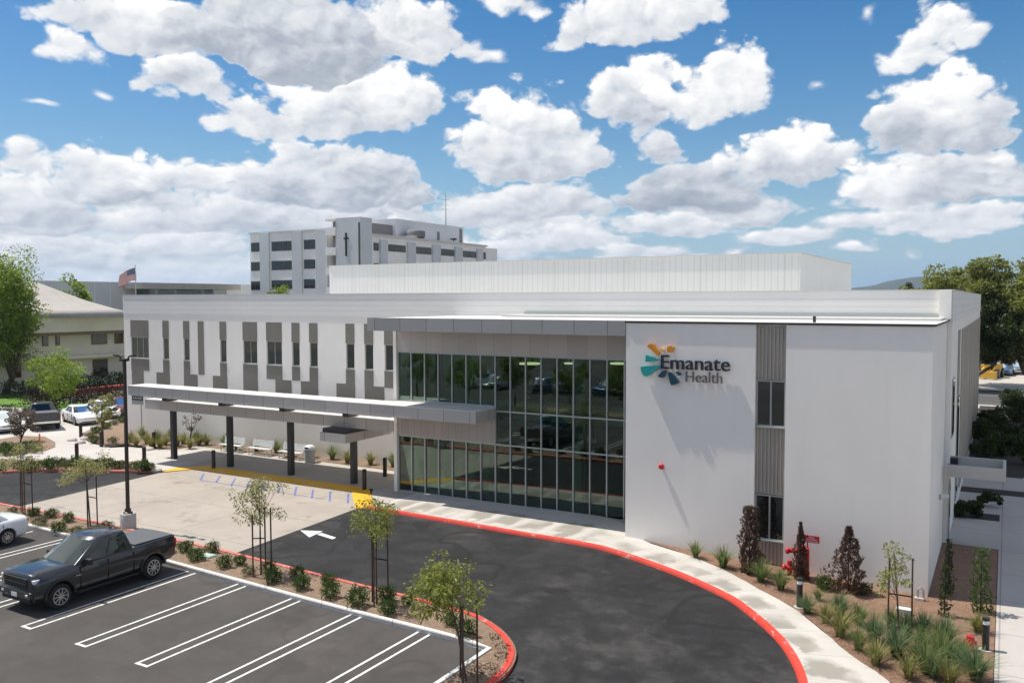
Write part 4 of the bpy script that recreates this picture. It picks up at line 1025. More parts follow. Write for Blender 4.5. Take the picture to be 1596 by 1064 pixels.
# ------------------------------------------------------------------ vegetation
def fastmesh(name,V,Q,mat,parent=None,loc=(0,0,0)):
    me=bpy.data.meshes.new(name); V=np.asarray(V,dtype=np.float32); Q=np.asarray(Q,dtype=np.int32)
    me.vertices.add(len(V)); me.vertices.foreach_set('co',V.ravel()); k=Q.shape[1]
    me.loops.add(Q.size); me.loops.foreach_set('vertex_index',Q.ravel())
    me.polygons.add(len(Q)); me.polygons.foreach_set('loop_start',np.arange(0,Q.size,k,dtype=np.int32))
    me.update(calc_edges=True); me.materials.append(MAT[mat])
    o=bpy.data.objects.new(name,me); COL.objects.link(o); o.location=loc
    if parent: o.parent=parent
    return o
def leaves(C,size,g,aspect=.5,outward=None,droop=0.0,fold=.25):
    """leaf quads (two triangles folded) at points C"""
    n=len(C); a=g.normal(size=(n,3)); a/=np.linalg.norm(a,axis=1)[:,None]
    if outward is not None: a=a*.7+outward*.8; a[:,2]-=droop; a/=np.linalg.norm(a,axis=1)[:,None]
    b=g.normal(size=(n,3)); b-= (b*a).sum(1)[:,None]*a; b/=np.linalg.norm(b,axis=1)[:,None]
    c=np.cross(a,b); s=(size*g.uniform(.6,1.25,n))[:,None]
    p0=C-a*s*.5; p2=C+a*s*.5; p1=C+b*s*aspect*.5+c*s*fold*.3; p3=C-b*s*aspect*.5+c*s*fold*.3
    V=np.stack([p0,p1,p2,p3],1).reshape(-1,3); Q=np.arange(4*n).reshape(n,4); return V,Q
def limb_tree(r,trunk_h,crown_c,crown_r,g,nb=9,rad=.16,mat='bark',lean=0):
    m=MB(); o=origin_of(r); top=Vector((crown_c[0],crown_c[1],trunk_h))
    m.tube([o+Vector((0,0,-.1)),o+Vector((top.x*.3,top.y*.3,trunk_h*.5)),o+top,o+Vector((crown_c[0],crown_c[1],crown_c[2]+crown_r[2]*.4))],[rad*1.25,rad,rad*.8,rad*.25],8)
    for k in range(nb):
        a=2*math.pi*k/nb+g.uniform(-.3,.3); e=Vector((crown_c[0]+math.cos(a)*crown_r[0]*.75,crown_c[1]+math.sin(a)*crown_r[1]*.75,crown_c[2]+g.uniform(-.35,.6)*crown_r[2]))
        s=o+top*.92+Vector((0,0,g.uniform(-.1,.25)*crown_r[2])); mid=s.lerp(o+e,.5)+Vector((0,0,-.1*crown_r[2]))
        m.tube([s,mid,o+e],[rad*.45,rad*.28,rad*.08],5)
    return m.build('trunk',mat,r,smooth=True)
def crown(r,cc,cr,g,clumps,per,size,mat,aspect=.55,clump_r=.33,shape=1.0,name='crown',surface=.55):
    cc=np.array(cc);cr=np.array(cr); pts=[];outs=[]
    for k in range(clumps):
        d=g.normal(size=3); d/=np.linalg.norm(d); rr=g.uniform(surface,1.0)
        c=cc+d*cr*rr*g.uniform(.85,1.08); q=clump_r*g.uniform(.6,1.3)*cr.mean()
        e=g.normal(size=(per,3)); e/=np.linalg.norm(e,axis=1)[:,None]
        rad=g.uniform(.25,1,per)**.5
        p=c+e*(rad*q)[:,None]*np.array([1,1,.75]); pts.append(p); outs.append(e)
    pts=np.concatenate(pts); outs=np.concatenate(outs)
    keep=pts[:,2]>.05; pts=pts[keep]; outs=outs[keep]
    V,Q=leaves(pts,size,g,aspect,outs,.3); return fastmesh(name,V,Q,mat,r)
def tree(name,label,px,py,toppx,toppy,wpx,depthY=None,mat='leaf_tree',bark='bark',trunkf=.3,clumps=60,per=110,leaf=.3,group=None,seed=1,cat='tree',squash=1.0,base=None,surface=.5,clump_r=.33):
    g=np.random.default_rng(seed)
    b=base if base is not None else spot(px,py)
    t=onY(toppx,toppy,b.y); H=t.z-b.z; D=(b-EYE).dot(-Vector((CAMX.z,CAMY.z,CAMZ.z)))
    W=wpx/F_PX*D; r=thing(name,label,cat,b,group)
    cz=H*(1+trunkf)/2; cr=(W/2*.86,W/2*.86,H*(1-trunkf)/2*.9)
    limb_tree(r,H*trunkf*1.2,(t.x-b.x,0,cz),cr,g,rad=max(.05,H*.022),mat=bark)
    crown(r,(t.x-b.x,0,cz),cr,g,clumps,per,leaf,mat,surface=surface,clump_r=clump_r)
    return r
# staked saplings in the median
def sapling(label,bx,by,tx,ty,wpx,seed,stakes,mat='leaf_sapling',crownf=.42,dz=KH-.03,clumps=34,per=44,leaf=.12,stake_top=.72,base=None,group='staked saplings in the median',lean=.0,grow=1.0):
    g=np.random.default_rng(seed); b=base if base is not None else spot(bx,by,dz)
    t=onY(tx,ty,b.y); H=t.z-b.z; D=(b-EYE).dot(-Vector((CAMX.z,CAMY.z,CAMZ.z))); W=wpx/F_PX*D
    r=thing('staked_sapling',label,'sapling',b,group)
    cx=t.x-b.x; cz=H*(1-crownf/2); rx=W/2*.9; rz=H*crownf/2
    m=MB(); o=b
    m.tube([o+Vector((0,0,-.1)),o+Vector((cx*.3,0,H*.35)),o+Vector((cx*.6,.02,H*.6)),o+Vector((cx,0,H*.97))],[.035,.03,.024,.006],6)
    ends=[]
    for k in range(11):
        a=2*math.pi*k/11+g.uniform(-.3,.3); s=o+Vector((cx*.6,0,H*(1-crownf)+g.uniform(-.08,.35)*H*crownf))
        e=Vector((cx+math.cos(a)*rx*g.uniform(.6,1.0),math.sin(a)*rx*g.uniform(.6,1.0),cz+g.uniform(-.75,.8)*rz)); ends.append(e)
        m.tube([s,s.lerp(o+e,.5)+Vector((0,0,.06)),o+e],[.012,.009,.003],4)
    m.build('trunk','bark',r)
    pts=[];outs=[]
    for k in range(clumps):
        e=ends[k%11] if k<22 else Vector((cx,0,cz+g.uniform(-.7,.95)*rz))
        c=np.array(e)*1.0+g.normal(size=3)*np.array([rx,rx,rz])*.20
        q=g.normal(size=(per,3)); q/=np.linalg.norm(q,axis=1)[:,None]
        pts.append(c+q*(g.uniform(.2,1,per)**.6)[:,None]*(.30*grow)*np.array([1,1,.8])); outs.append(q)
    V,Q=leaves(np.concatenate(pts),leaf,g,.36,np.concatenate(outs),.5); fastmesh('crown',V,Q,mat,r)
    for k,(sx,sy) in enumerate(stakes):
        m=MB(); m.tube([o+Vector((sx,sy,-.1)),o+Vector((sx*.96,sy,H*stake_top*(.94+.05*k))) ],.028,6); m.build('stake','stake_wood',r)
    m=MB(); m.bar(o+Vector((stakes[0][0],stakes[0][1],H*.42)),o+Vector((stakes[-1][0],stakes[-1][1],H*.42)),.02,.04); m.build('tie','black',r)
    return r
sapling('staked sapling at the far left end of the median, beyond the white car',36,800,31,688,60,3,((-.33,.1),(.33,-.1),(.6,.1)),leaf=.12,clumps=26,mat='leaf_pale')
sapling('staked sapling between the white car and the lamp post base',141,820,131,712,70,4,((-.35,.1),(.05,-.15),(.35,.1)),leaf=.12,mat='leaf_pale')
sapling('tall pale flowering staked sapling standing before the concrete apron',407,895,403,752,80,5,((-.03,-.35),(.16,.35),(.34,-.1)),mat='leaf_pale',leaf=.12,clumps=40)
sapling('staked sapling next to the white direction arrow on the drive',587,941,585,776,74,6,((-.26,.1),(.10,-.25),(.36,.15)),clumps=36)
sapling('nearest leafy staked sapling at the rounded red tip of the median',700,1066,690,884,128,7,((-.25,.1),(.02,-.2),(.28,.1)),base=Vector((-12.1,18.55,KH-.05)),clumps=48,per=46,leaf=.15,crownf=.47,grow=1.15)
# shrubs: three prototypes, copied
def shrub_proto(seed,mat,n=420,w=.40,h=.56,leaf=.085):
    g=np.random.default_rng(seed); d=g.normal(size=(n,3)); d/=np.linalg.norm(d,axis=1)[:,None]
    lob=1+.22*np.sin(d[:,0]*5+seed)+.18*np.sin(d[:,1]*6+seed*2)
    rad=(g.uniform(.2,1,n)**.4)*lob
    p=d*rad[:,None]*np.array([w,w,h*.55])+np.array([0,0,h*.52]); k=p[:,2]>.02; d2=d.copy(); d2[:,2]+=.5
    r=thing('shrub','x','shrub',(0,0,0))
    V,Q=leaves(p[k],leaf,g,.5,d2[k],-.2); fastmesh('foliage',V,Q,mat,r)
    m=MB()
    for i in range(6):
        a=i*1.05; m.tube([(0,0,-.05),(math.cos(a)*w*.3,math.sin(a)*w*.3,h*.4),(math.cos(a)*w*.5,math.sin(a)*w*.5,h*.6)],[.012,.008,.003],4)
    m.build('stems','bark_dark',r); return r
PS=[shrub_proto(11,'leaf_shrub',1300),shrub_proto(12,'leaf_shrub',1250,.38,.62),shrub_proto(13,'leaf_shrub_grey',1200,.42,.46,.065)]
used=[0,0,0]
def put_shrub(k,p,sc_,label,group):
    rz=rng.uniform(0,6.28)
    if not used[k]:
        used[k]=1; o=PS[k]; o.location=p; o.rotation_euler=(0,0,rz); o.scale=(sc_,)*3; o['label']=label; o['group']=group
    else: dup(PS[k],p,rz,sc_,label,group)
MS=[(21,799,2,.9),(53,803,0,.95),(63,819,2,1.25),(80,806,0,1.0),(107,813,1,.95),(92,828,0,1.1),(118,834,2,1.15),(152,827,2,.9),(166,823,2,1.0),(289,859,0,1.05),(306,873,0,1.15),(331,861,1,1.0),(350,884,1,1.05),(375,880,0,.9),(389,896,2,1.0),(419,892,1,1.0),(426,907,1,1.15),(464,902,1,1.05),(470,918,1,1.1),(512,912,1,1.0),(515,931,1,1.15),(557,944,1,1.4),(603,937,1,1.2),(605,957,1,1.05),(636,941,0,.75),(704,974,0,.85),(726,990,1,1.1)]
WH_='shrubs in the mulched median'
ms=sorted(MS,key=lambda s:-s[0])
for i,(px,py,k,s_) in enumerate(ms):
    hue=['small dark green shrub','bushy dark green shrub','dusty grey green shrub'][k]
    put_shrub(k,spot(px,py,KH-.03),s_*.68,'%s in the median, %s shrub counting from its rounded red tip'%(hue,ORD[i]) if i<26 else '%s in the median, the last at the left photo edge'%hue,WH_)
for i,(px,py) in enumerate(((770,998),(783,1012),(783,1027),(767,1044),(741,1055))):
    p=spot(px,py,KH-.03); r=thing('seedling','tiny dark seedling on the rounded median tip, %s from the red kerb bend'%ORD[i],'seedling',p,'seedlings in the median tip'); g=np.random.default_rng(80+i)
    d=g.normal(size=(46,3)); d/=np.linalg.norm(d,axis=1)[:,None]; V,Q=leaves(np.abs(d)*np.array([1,1,1])*.16*np.sign(d)*np.array([1,1,0])+np.array([0,0,.12])+d*.05,.09,g,.4,d,-.3); fastmesh('leaves',V,Q,'leaf_brown',r)
FS=[(2,733),(27,731),(43,732),(53,731),(71,727),(79,731),(97,726),(104,730),(119,729),(135,730),(150,731),(167,731),(186,730),(206,732),(222,734),(231,733)]
for i,(px,py) in enumerate(FS):
    put_shrub([0,1,2][(i*2)%3] if i not in (8,10) else 1,spot(px,py,.1),(1.05+.3*((i*7)%3)/2)*.8,'kerb side shrub before the pale walk, %s from the left edge of the photo'%ORD[i],'shrubs along the far red kerb')
# grasses
def grass_proto(seed,mat,n=280,h=.80,spread=.85):
    g=np.random.default_rng(seed); V=[];Q=[]
    for i in range(n):
        a=g.uniform(0,6.28); l=h*g.uniform(.6,1.15); lean=g.uniform(.08,1.0)*spread; r0=g.uniform(0,.10)
        dx,dy=math.cos(a),math.sin(a); w=.012*g.uniform(.8,1.5); nx,ny=-dy*w,dx*w; o=len(V)
        for t in (0,.35,.7,1):
            rr=r0+lean*l*(t**1.8); z=l*(t-.32*lean*t*t*1.4); k=1-t*.85
            V.append((dx*rr+nx*k,dy*rr+ny*k,z)); V.append((dx*rr-nx*k,dy*rr-ny*k,z))
        for q in range(3): Q.append((o+2*q,o+2*q+1,o+2*q+3,o+2*q+2))
    r=thing('grass_tuft','x','ornamental grass',(0,0,0)); fastmesh('blades',V,Q,mat,r); 
    return r
PG=[grass_proto(21,'blade_green'),grass_proto(22,'blade_yellow',260,.74,.95),grass_proto(23,'blade_blue',300,.78,.95)]; usedg=[0,0,0]
def put_grass(k,p,s_,label,group):
    rz=rng.uniform(0,6.28)
    if not usedg[k]:
        usedg[k]=1; o=PG[k]; o.location=p; o.scale=(s_,)*3; o['label']=label; o['group']=group
    else: dup(PG[k],p,rz,s_,label,group)
NM=['green grass tuft','straw coloured grass tuft','blue green grass tuft']
RB=[(1258,955,2,1.0,'against the foot of the dark bollard light'),(1287,970,1,1.1,'behind the bollard light, first of the front row along the sidewalk'),(1309,960,2,1.25,'in the second row below the conical brown shrub'),(1309,991,1,1.35,'in the front row along the sidewalk, second from the bollard light'),
 (1339,973,0,1.1,'between the brown cone shrub and the staked tree'),(1338,1013,0,1.1,'in the front row along the sidewalk, third from the bollard light'),(1362,1000,2,1.4,'front left of the staked tree, broad and arching'),(1365,1036,1,1.2,'in the front row along the sidewalk, fourth from the bollard light'),
 (1389,978,0,1.0,'at the left foot of the staked tree'),(1397,1023,2,1.5,'large, before the staked tree'),(1416,1057,1,1.1,'in the front row along the sidewalk, fifth from the bollard light'),(1437,992,2,1.3,'just right of the staked tree'),
 (1437,1014,0,1.1,'right of the staked tree, one row nearer'),(1442,1048,0,1.35,'near the bottom edge, right of the straw tuft'),(1469,1033,0,1.35,'near the middle of the right bed front, below the thin shrub'),(1479,1066,1,1.2,'cut by the bottom edge of the photo'),
 (1475,1003,2,1.4,'below the thin dark shrub in the right bed'),(1413,990,2,1.2,'right at the foot of the staked tree'),(1484,1040,2,1.1,'left of the small red valve'),(1521,1060,2,1.55,'at the lower right corner of the bed beside the walk'),(1460,1008,0,1.1,'between the thin shrub and the staked tree'),(1500,1030,0,1.0,'directly before the small red valve'),(1524,985,1,1.1,'behind the right bollard light under the tall plant'),
 (1455,1056,2,1.1,'at the bottom edge between two green tufts'),(1428,1033,0,1.0,'in the middle of the front clump')]
for px,py,k,s_,w_ in RB: put_grass(k,spot(px,py,.1),s_*.86,'%s %s'%(NM[k],w_),'grasses in the right planting bed')
for px,py,k,s_,w_ in ((1084,869,0,.9,'small, against the white wall, leftmost of the wall row'),(1127,884,0,1.15,'against the white wall, second of the wall row'),(1186,906,0,1.15,'at the foot of the dark columnar shrub under the window'),(1217,919,0,1.05,'left of the red standpipe'),(1275,935,0,.6,'low, right of the standpipe')):
    put_grass(k,spot(px,py,.1),s_*.95,'%s %s'%(NM[k],w_),'grasses along the white wall')
FG=[]
for i in range(12):
    x=-47.6+i*1.6
    FG.append((x,40.35+.25*math.sin(i*2.1)))
for i,(x,y) in enumerate(FG): put_grass([1,0,1][i%3],Vector((x,y,.05)),1.15,'%s behind the benches along the wall, %s from the left'%(NM[[1,0,1][i%3]],ORD[i]),'grasses along the wall behind the benches')
FB=[(204,685),(212,692),(222,680),(229,688),(236,694),(246,685),(250,695),(258,690),(266,683),(276,692),(286,688),(306,686),(296,695),(310,690)]
for i,(px,py) in enumerate(FB): put_grass([1,1,0][i%3],spot(px,py+3,.06),1.15,'%s in the bed at the building corner, %s from the lamp post'%(NM[[1,1,0][i%3]],ORD[i]),'grasses in the corner bed')
for i,(px,py) in enumerate(((6,703),(18,700),(26,706),(38,703),(47,700),(56,705),(12,709),(33,711))): put_shrub(2 if i%2 else 0,spot(px,py,.06),1.0,'low shrub under the dusty purple tree, %s from the left edge'%ORD[i],'shrubs in the left bed')
for i,(px,py) in enumerate(((140,683),(150,675),(165,668),(178,662),(190,658),(148,690),(176,690))): put_shrub(2 if i%3==0 else 0,spot(px,py,.06),.9,'low green shrub in the bed round the spiky sapling, %s along the walk edge'%ORD[i],'shrubs round the spiky sapling')
for i,(px,py) in enumerate(((113,686),(126,690),(132,684),(232,700),(242,733))):
    p=spot(px,py,.06); r=thing('boulder','pale boulder at the bed edge, %s from the left among the edging stones'%ORD[i],'boulder',p,'edging boulders'); g=np.random.default_rng(60+i)
    bm=bmesh.new(); bmesh.ops.create_icosphere(bm,subdivisions=2,radius=.32)
    for v in bm.verts: v.co*=1+.25*math.sin(v.co.x*9+i)*math.cos(v.co.y*8); v.co.z*=.6; v.co.x*=1.3
    me=bpy.data.meshes.new('stone'); bm.to_mesh(me); bm.free(); me.materials.append(MAT['rock']); me.shade_smooth(); o=bpy.data.objects.new('stone',me); COL.objects.link(o); o.parent=r
# brown conical shrubs by the wall
def cone_shrub(label,bx,by,tx,ty,wpx,seed,mat='leaf_brown',n=1900,top=.12,leaf=.11):
    g=np.random.default_rng(seed); b=spot(bx,by,.1); H=onY(tx,ty,b.y).z-b.z; D=(b-EYE).dot(-Vector((CAMX.z,CAMY.z,CAMZ.z))); W=wpx/F_PX*D/2
    r=thing('columnar_shrub',label,'shrub',b,'brown columnar shrubs by the white wall')
    t=g.uniform(0,1,n)**1.25; a=g.uniform(0,6.28,n); env=np.where(t<.25,.75+t,1.0-(t-.25)*(1-top)/.75)
    lump=1+.30*np.sin(a*3+t*9+seed)+.22*np.sin(t*27+a*2)+.22*np.sin(t*13+a*4+seed*2)+.12*np.sin(t*57+a*7); rad=W*env*lump*g.uniform(.3,1,n)**.4
    p=np.stack([np.cos(a)*rad,np.sin(a)*rad,t*H+.03],1); d=np.stack([np.cos(a),np.sin(a),np.full(n,.7)],1)
    V,Q=leaves(p,leaf,g,.5,d,-.4); fastmesh('foliage',V,Q,mat,r)
    m=MB(); m.tube([b,b+Vector((0,0,H*.6)),b+Vector((0,0,H*.95))],[.03,.02,.006],5)
    for k in range(10):
        a_=k*2.4; z=H*(.1+.07*k); m.tube([b+Vector((0,0,z*.7)),b+Vector((math.cos(a_)*W*.7,math.sin(a_)*W*.7,z+.1))],[.012,.004],4)
    m.build('stems','bark_dark',r); return r
cone_shrub('tall dense dark brown columnar shrub beside the lower wing window',1168,892,1170,790,30,31,n=3600,top=.5)
cone_shrub('slim brown shrub rising behind the red standpipe and notice',1247,903,1247,815,22,32,n=1600,top=.1)
cone_shrub('broad cone shaped brown shrub before the blank white wall',1322,921,1332,822,50,33,n=3200,top=.1)
p=spot(1284,918,.1); put_shrub(0,p,.8,'small dark shrub between the standpipe and the cone shaped brown shrub','dark shrubs by the white wall')
p=spot(1346,926,.1); put_shrub(0,p,.7,'small dark shrub at the right foot of the cone shaped brown shrub','dark shrubs by the white wall')
# staked tree, thin shrub and tall plant in the right bed
sapling('staked green tree between two poles in the right planting bed',1401,985,1393,846,52,41,((-.33,.05),(.36,.05)),mat='leaf_sapling',dz=.1,crownf=.62,clumps=26,per=22,leaf=.13,stake_top=.86,group='trees in the right bed',grow=.62)
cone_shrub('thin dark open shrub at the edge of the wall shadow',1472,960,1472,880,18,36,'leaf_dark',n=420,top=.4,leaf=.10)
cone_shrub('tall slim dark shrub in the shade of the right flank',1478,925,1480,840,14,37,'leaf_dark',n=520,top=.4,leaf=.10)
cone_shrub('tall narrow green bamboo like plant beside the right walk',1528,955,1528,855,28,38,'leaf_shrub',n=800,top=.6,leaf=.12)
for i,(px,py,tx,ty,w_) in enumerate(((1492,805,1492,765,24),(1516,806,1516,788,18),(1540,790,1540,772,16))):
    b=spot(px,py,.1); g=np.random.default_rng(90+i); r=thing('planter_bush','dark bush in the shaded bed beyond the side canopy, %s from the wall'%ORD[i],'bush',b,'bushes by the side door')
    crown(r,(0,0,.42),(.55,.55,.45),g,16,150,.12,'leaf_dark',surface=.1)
# trees -------------------------------------------------------------
def tree_at(name,label,X,Y,toppx,toppy,wpx,zb=0,**kw): 
    return tree(name,label,0,0,toppx,toppy,wpx,base=Vector((X,Y,zb)),**kw)
q=onY(20,600,52); tree_at('broadleaf_tree','big bright green tree at the left edge in front of the beige building',onY(8,600,52).x,52,14,374,104,mat='leaf_tree',trunkf=.10,clumps=130,per=170,leaf=.27,seed=51,squash=1,surface=.35)
b=spot(82,642); tree('broadleaf_tree','small round green tree on the lawn beside the burgundy shrub',82,642,82,541,98,mat='leaf_tree',trunkf=.15,clumps=44,per=90,leaf=.24,seed=52)
q=onX(112,470,-112); tree_at('broadleaf_tree','round bright green tree rising behind the pale pointed roof',q.x,q.y,110,430,64,zb=0,mat='leaf_tree',trunkf=.35,clumps=40,per=90,leaf=.45,seed=53)
q=onY(436,455,95); tree_at('broadleaf_tree','bright green tree top peeping over the parapet before the tower block',q.x,q.y,436,444,44,mat='leaf_tree',trunkf=.6,clumps=44,per=80,leaf=.35,seed=54)
b=spot(32,690,.05); tree('ornamental_tree','dusty purple brown ornamental tree in the left bed by the marker post',32,690,32,634,50,mat='leaf_dusty',trunkf=.12,clumps=30,per=70,leaf=.16,seed=55)
b=spot(160,693,.05); tree('ornamental_tree','spiky pale straw green sapling beside the lamp post in the corner bed',160,693,158,608,46,mat='leaf_pale',trunkf=.35,clumps=22,per=34,leaf=.24,seed=56)
b=spot(296,692,.05); tree('ornamental_tree','thin bare looking young tree against the white wall behind the first column',296,692,298,640,34,mat='leaf_dusty',trunkf=.35,clumps=12,per=16,leaf=.14,seed=57)
for i,(px,w_,ty,Yd,lb,mt) in enumerate(((1466,86,398,112,'olive green tree at the left end of the tree group beyond the right flank','leaf_oak'),(1532,100,385,120,'tallest broad green tree of the group beyond the right flank','leaf_oak'),(1600,90,404,119,'broad tree cut by the right edge of the photo','leaf_oak'),(1552,84,455,117,'dark dense tree right behind the far building corner','leaf_dark'))):
    q=onY((1466,1500,1612,1510)[i],480,Yd); tree_at('broadleaf_tree',lb,q.x,Yd,px,ty,w_*1.1,zb=-.6,mat=mt,trunkf=(.10,.16,.12,.20)[i],clumps=150,per=130,leaf=.42,seed=61+i,group='big trees beyond the right flank',surface=.3,clump_r=.30)
q=onY(1425,450,230); tree_at('conifer','small dark pointed conifer in front of the far hills',q.x,230,1418,428,14,mat='leaf_dark',trunkf=.3,clumps=20,per=60,leaf=.5,seed=66)
q=onY(1450,450,200); tree_at('broadleaf_tree','low yellowish green tree line piece before the hills at the roof edge',q.x,200,1400,443,60,mat='leaf_oak',trunkf=.3,clumps=30,per=60,leaf=.6,seed=67)
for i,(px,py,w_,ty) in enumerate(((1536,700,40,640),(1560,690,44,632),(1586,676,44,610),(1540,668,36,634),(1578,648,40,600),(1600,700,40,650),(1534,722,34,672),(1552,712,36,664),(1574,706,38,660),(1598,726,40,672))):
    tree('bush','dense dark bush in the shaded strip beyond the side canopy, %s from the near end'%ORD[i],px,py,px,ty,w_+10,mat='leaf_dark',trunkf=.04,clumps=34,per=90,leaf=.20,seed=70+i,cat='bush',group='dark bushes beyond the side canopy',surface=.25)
# planting of the rest of the lot behind the viewpoint, seen only mirrored in the glass
sheet('planting_soil',V2((-56,1.5),(-22,1.5),(-22,4.0),(-56,4.0)),.10,'mulch')
for k,(x,hh) in enumerate(((-50,5.2),(-44.5,4.6),(-39,5.6),(-33.5,4.8),(-28,5.0))):
    gq=np.random.default_rng(200+k); rt=thing('broadleaf_tree','small lot tree behind the viewpoint, %s from the left in the glass reflection'%ORD[k],'tree',(x,2.8,.1),'trees mirrored in the glass front')
    limb_tree(rt,hh*.45,(0,0,hh*.66),(1.7,1.7,hh*.32),gq,rad=.08); crown(rt,(0,0,hh*.66),(1.7,1.7,hh*.32),gq,40,60,.24,'leaf_tree')
# left hedges and shrubs
def bushrow(name,label,pts,r_,h,mat,n,leaf,seed,z=0,cat='hedge'):
    g=np.random.default_rng(seed); P_=[];O_=[]
    a=Vector(pts[0]); b=Vector(pts[1])
    d=g.normal(size=(n,3)); d/=np.linalg.norm(d,axis=1)[:,None]; t=g.uniform(0,1,n)
    c=np.array([tuple(a.lerp(b,x)-a) for x in t]); lum=1+.15*np.sin(t*40)+.1*np.sin(t*91)
    p=c+d*(g.uniform(.3,1,n)**.4*lum)[:,None]*np.array([r_,r_,h*.5])+np.array([0,0,h*.5]); k=p[:,2]>0
    rt=thing(name,label,cat,(a.x,a.y,z)); V,Q=leaves(p[k],leaf,g,.6,d[k],0); fastmesh('foliage',V,Q,mat,rt)
    m=MB()
    for i in range(10):
        q=a.lerp(b,i/9); m.tube([(q.x,q.y,z-.05),(q.x,q.y,z+h*.5)],.04,5)
    m.build('stems','bark_dark',rt); return rt
bushrow('hedge','dark green clipped hedge along the beige building beyond the lawn',[(-89,50,0),(-91,70,0)],1.2,1.7,'leaf_dark',5200,.22,81)
a=spot(50,642); b_=spot(86,640); bushrow('shrub','dark burgundy rounded shrub beside the lawn tree',[a,b_],1.3,2.0,'leaf_burgundy',2600,.16,82,cat='shrub')
a=spot(100,634); b_=spot(186,630); bushrow('hedge','long burgundy leaved hedge below the red capped wall',[a,b_],1.2,2.0,'leaf_burgundy',4200,.16,83)
m=MB(); a=onX(122,606,-80); b_=onX(190,598,-80)
r=thing('red_capped_wall','low wall with dull red cap between the hedge and the building','wall',(-80,a.y,0))
m.box(-80.3,-80,a.y-1,b_.y+14,0,a.z-.5); m.build('wall','beige_wall',r)
m=MB(); m.box(-80.5,-79.8,a.y-1.1,b_.y+14.1,a.z-.5,a.z); m.build('cap','red_wall',r)
a=spot(-30,648); bushrow('hedge','low dark hedge strip between the lawn and the parked cars',[spot(-30,646),spot(24,642)],.5,.8,'leaf_dark',1500,.12,84)

# ------------------------------------------------------------------ background buildings
# beige two storey building at left
XB=-93.5
def bx(px,py,X=XB): return onX(px,py,X)
y0=bx(-40,540).y; y1=bx(192,540).y+14
r=thing('beige_building','beige two storey building with deep flat eaves and pale pointed roof at the left','building',(XB,(y0+y1)/2,0))
zt=bx(120,494).z; zf=bx(120,517).z; ze=bx(120,521).z; zm1=bx(120,553).z; zm2=bx(120,558).z
m=MB(); m.box(XB-18,XB,y0,y1,-.2,ze); m.build('wall','beige_wall',r)
m=MB(); m.box(XB-19,XB+1.2,y0-1,y1+1,ze,zf+.05); m.build('eaves','brown_trim',r)
m=MB(); m.box(XB-19.1,XB+1.3,y0-1.1,y1+1.1,zf+.06,zt); m.build('fascia','beige_wall',r)
m=MB(); m.box(XB,XB+1.0,y0,y1,zm2,zm1); m.build('balcony_slab','beige_wall',r)
for px0,px1,py0,py1 in ((-20,-6,522,541),(4,14,522,541),(24,34,522,540),(65,75,521,539),(86,93,521,538),(142,167,519,536),(178,192,519,535),(20,33,566,588),(144,168,560,585)):
    a=bx(px0,py0); c=bx(px1,py1); m=MB(); m.box(XB+.002,XB+.08,a.y,c.y,c.z,a.z); f=m.build('window','brown_trim',r)
    m=MB(); m.box(XB+.081,XB+.10,a.y+.1,c.y-.1,c.z+.1,a.z-.1); m.build('pane','glass_far',f)
m=MB()
pk=onX(48,437,-104); cy=pk.y; prof=[(13.0,0),(9.2,1.15),(6.0,2.5),(3.4,3.9),(1.3,5.1),(.02,5.7)]
zb=zt+.02
hz=pk.z-zb; prof=[(rr,zz/5.7*hz) for rr,zz in prof]
m.lathe(prof,(-104,cy,zb),28); m.build('pointed_roof','roof_pale',r,smooth=True)
# long pale screen building further back
XS=-128
ya=onX(40,470,XS).y; yb=onX(392,470,XS).y; zt=onX(210,440,XS).z; zb_=onX(210,470,XS).z
r=thing('long_pale_building','long low pale grey panelled building behind the flagpole','building',(XS,(ya+yb)/2,0))
m=MB(); m.box(XS-20,XS,ya,yb+6,3.5,zt); m.build('wall','screen_grey',r)
m=MB(); m.box(XS-20,XS-.4,ya,yb+6,0,3.49); m.build('base','hospital_shade',r)
y2=onX(192,450,XS).y; y3=onX(346,450,XS).y; zc=onX(260,442,XS).z; zd=onX(260,451,XS).z
m=MB(); m.box(XS+.02,XS+5,y2,y3,zd,zc); m.build('overhang','roof_pale',r)
m=MB(); m.box(XS+.02,XS+3.5,y2+2.5,y3-2.0,0,zd-.01); m.build('glazing','glass_screen',r)
n=16
for k in range(n):
    yy=ya+(yb-ya)*k/n; m=MB(); m.box(XS+.002,XS+.05,yy,yy+.25,3.6,zt-.02); m.build('panel_joint','hospital_grey',r)
# flag
fb=onX(211,425,-112); zt=onX(211,417,-112).z
r=thing('flagpole','slender metal flagpole on the far side of the roofs','flagpole',(fb.x,fb.y,0))
m=MB(); m.tube([(fb.x,fb.y,0),(fb.x,fb.y,zt+.2)],[.12,.05],8); m.build('pole','alu',r); m=MB(); m.lathe([(.01,zt+.2),(.12,zt+.28),(.01,zt+.4)],(fb.x,fb.y,0),10); m.build('finial','chrome',r)
simple('flag_red',(.50,.03,.05),.8); simple('flag_white',(.75,.73,.73),.8); simple('flag_blue',(.03,.035,.14),.8)
fl=MB(); W_=3.3; Hf=1.85; NX=14
def fp(u,v):
    x=-W_*u*.80; return Vector((fb.x-.05+x*.80, fb.y+x*.45+.18*math.sin(u*9+v*2), zt-Hf*v-1.15*u**1.3+.05*math.sin(u*8)))
for j in range(13):
    for i in range(NX):
        u0,u1=i/NX,(i+1)/NX; v0,v1=j/13,(j+1)/13
        fl.mi=2 if (u1<=.43 and j<7) else (0 if j%2==0 else 1)
        fl.quad(fp(u0,v0),fp(u1,v0),fp(u1,v1),fp(u0,v1))
fl.mi=1
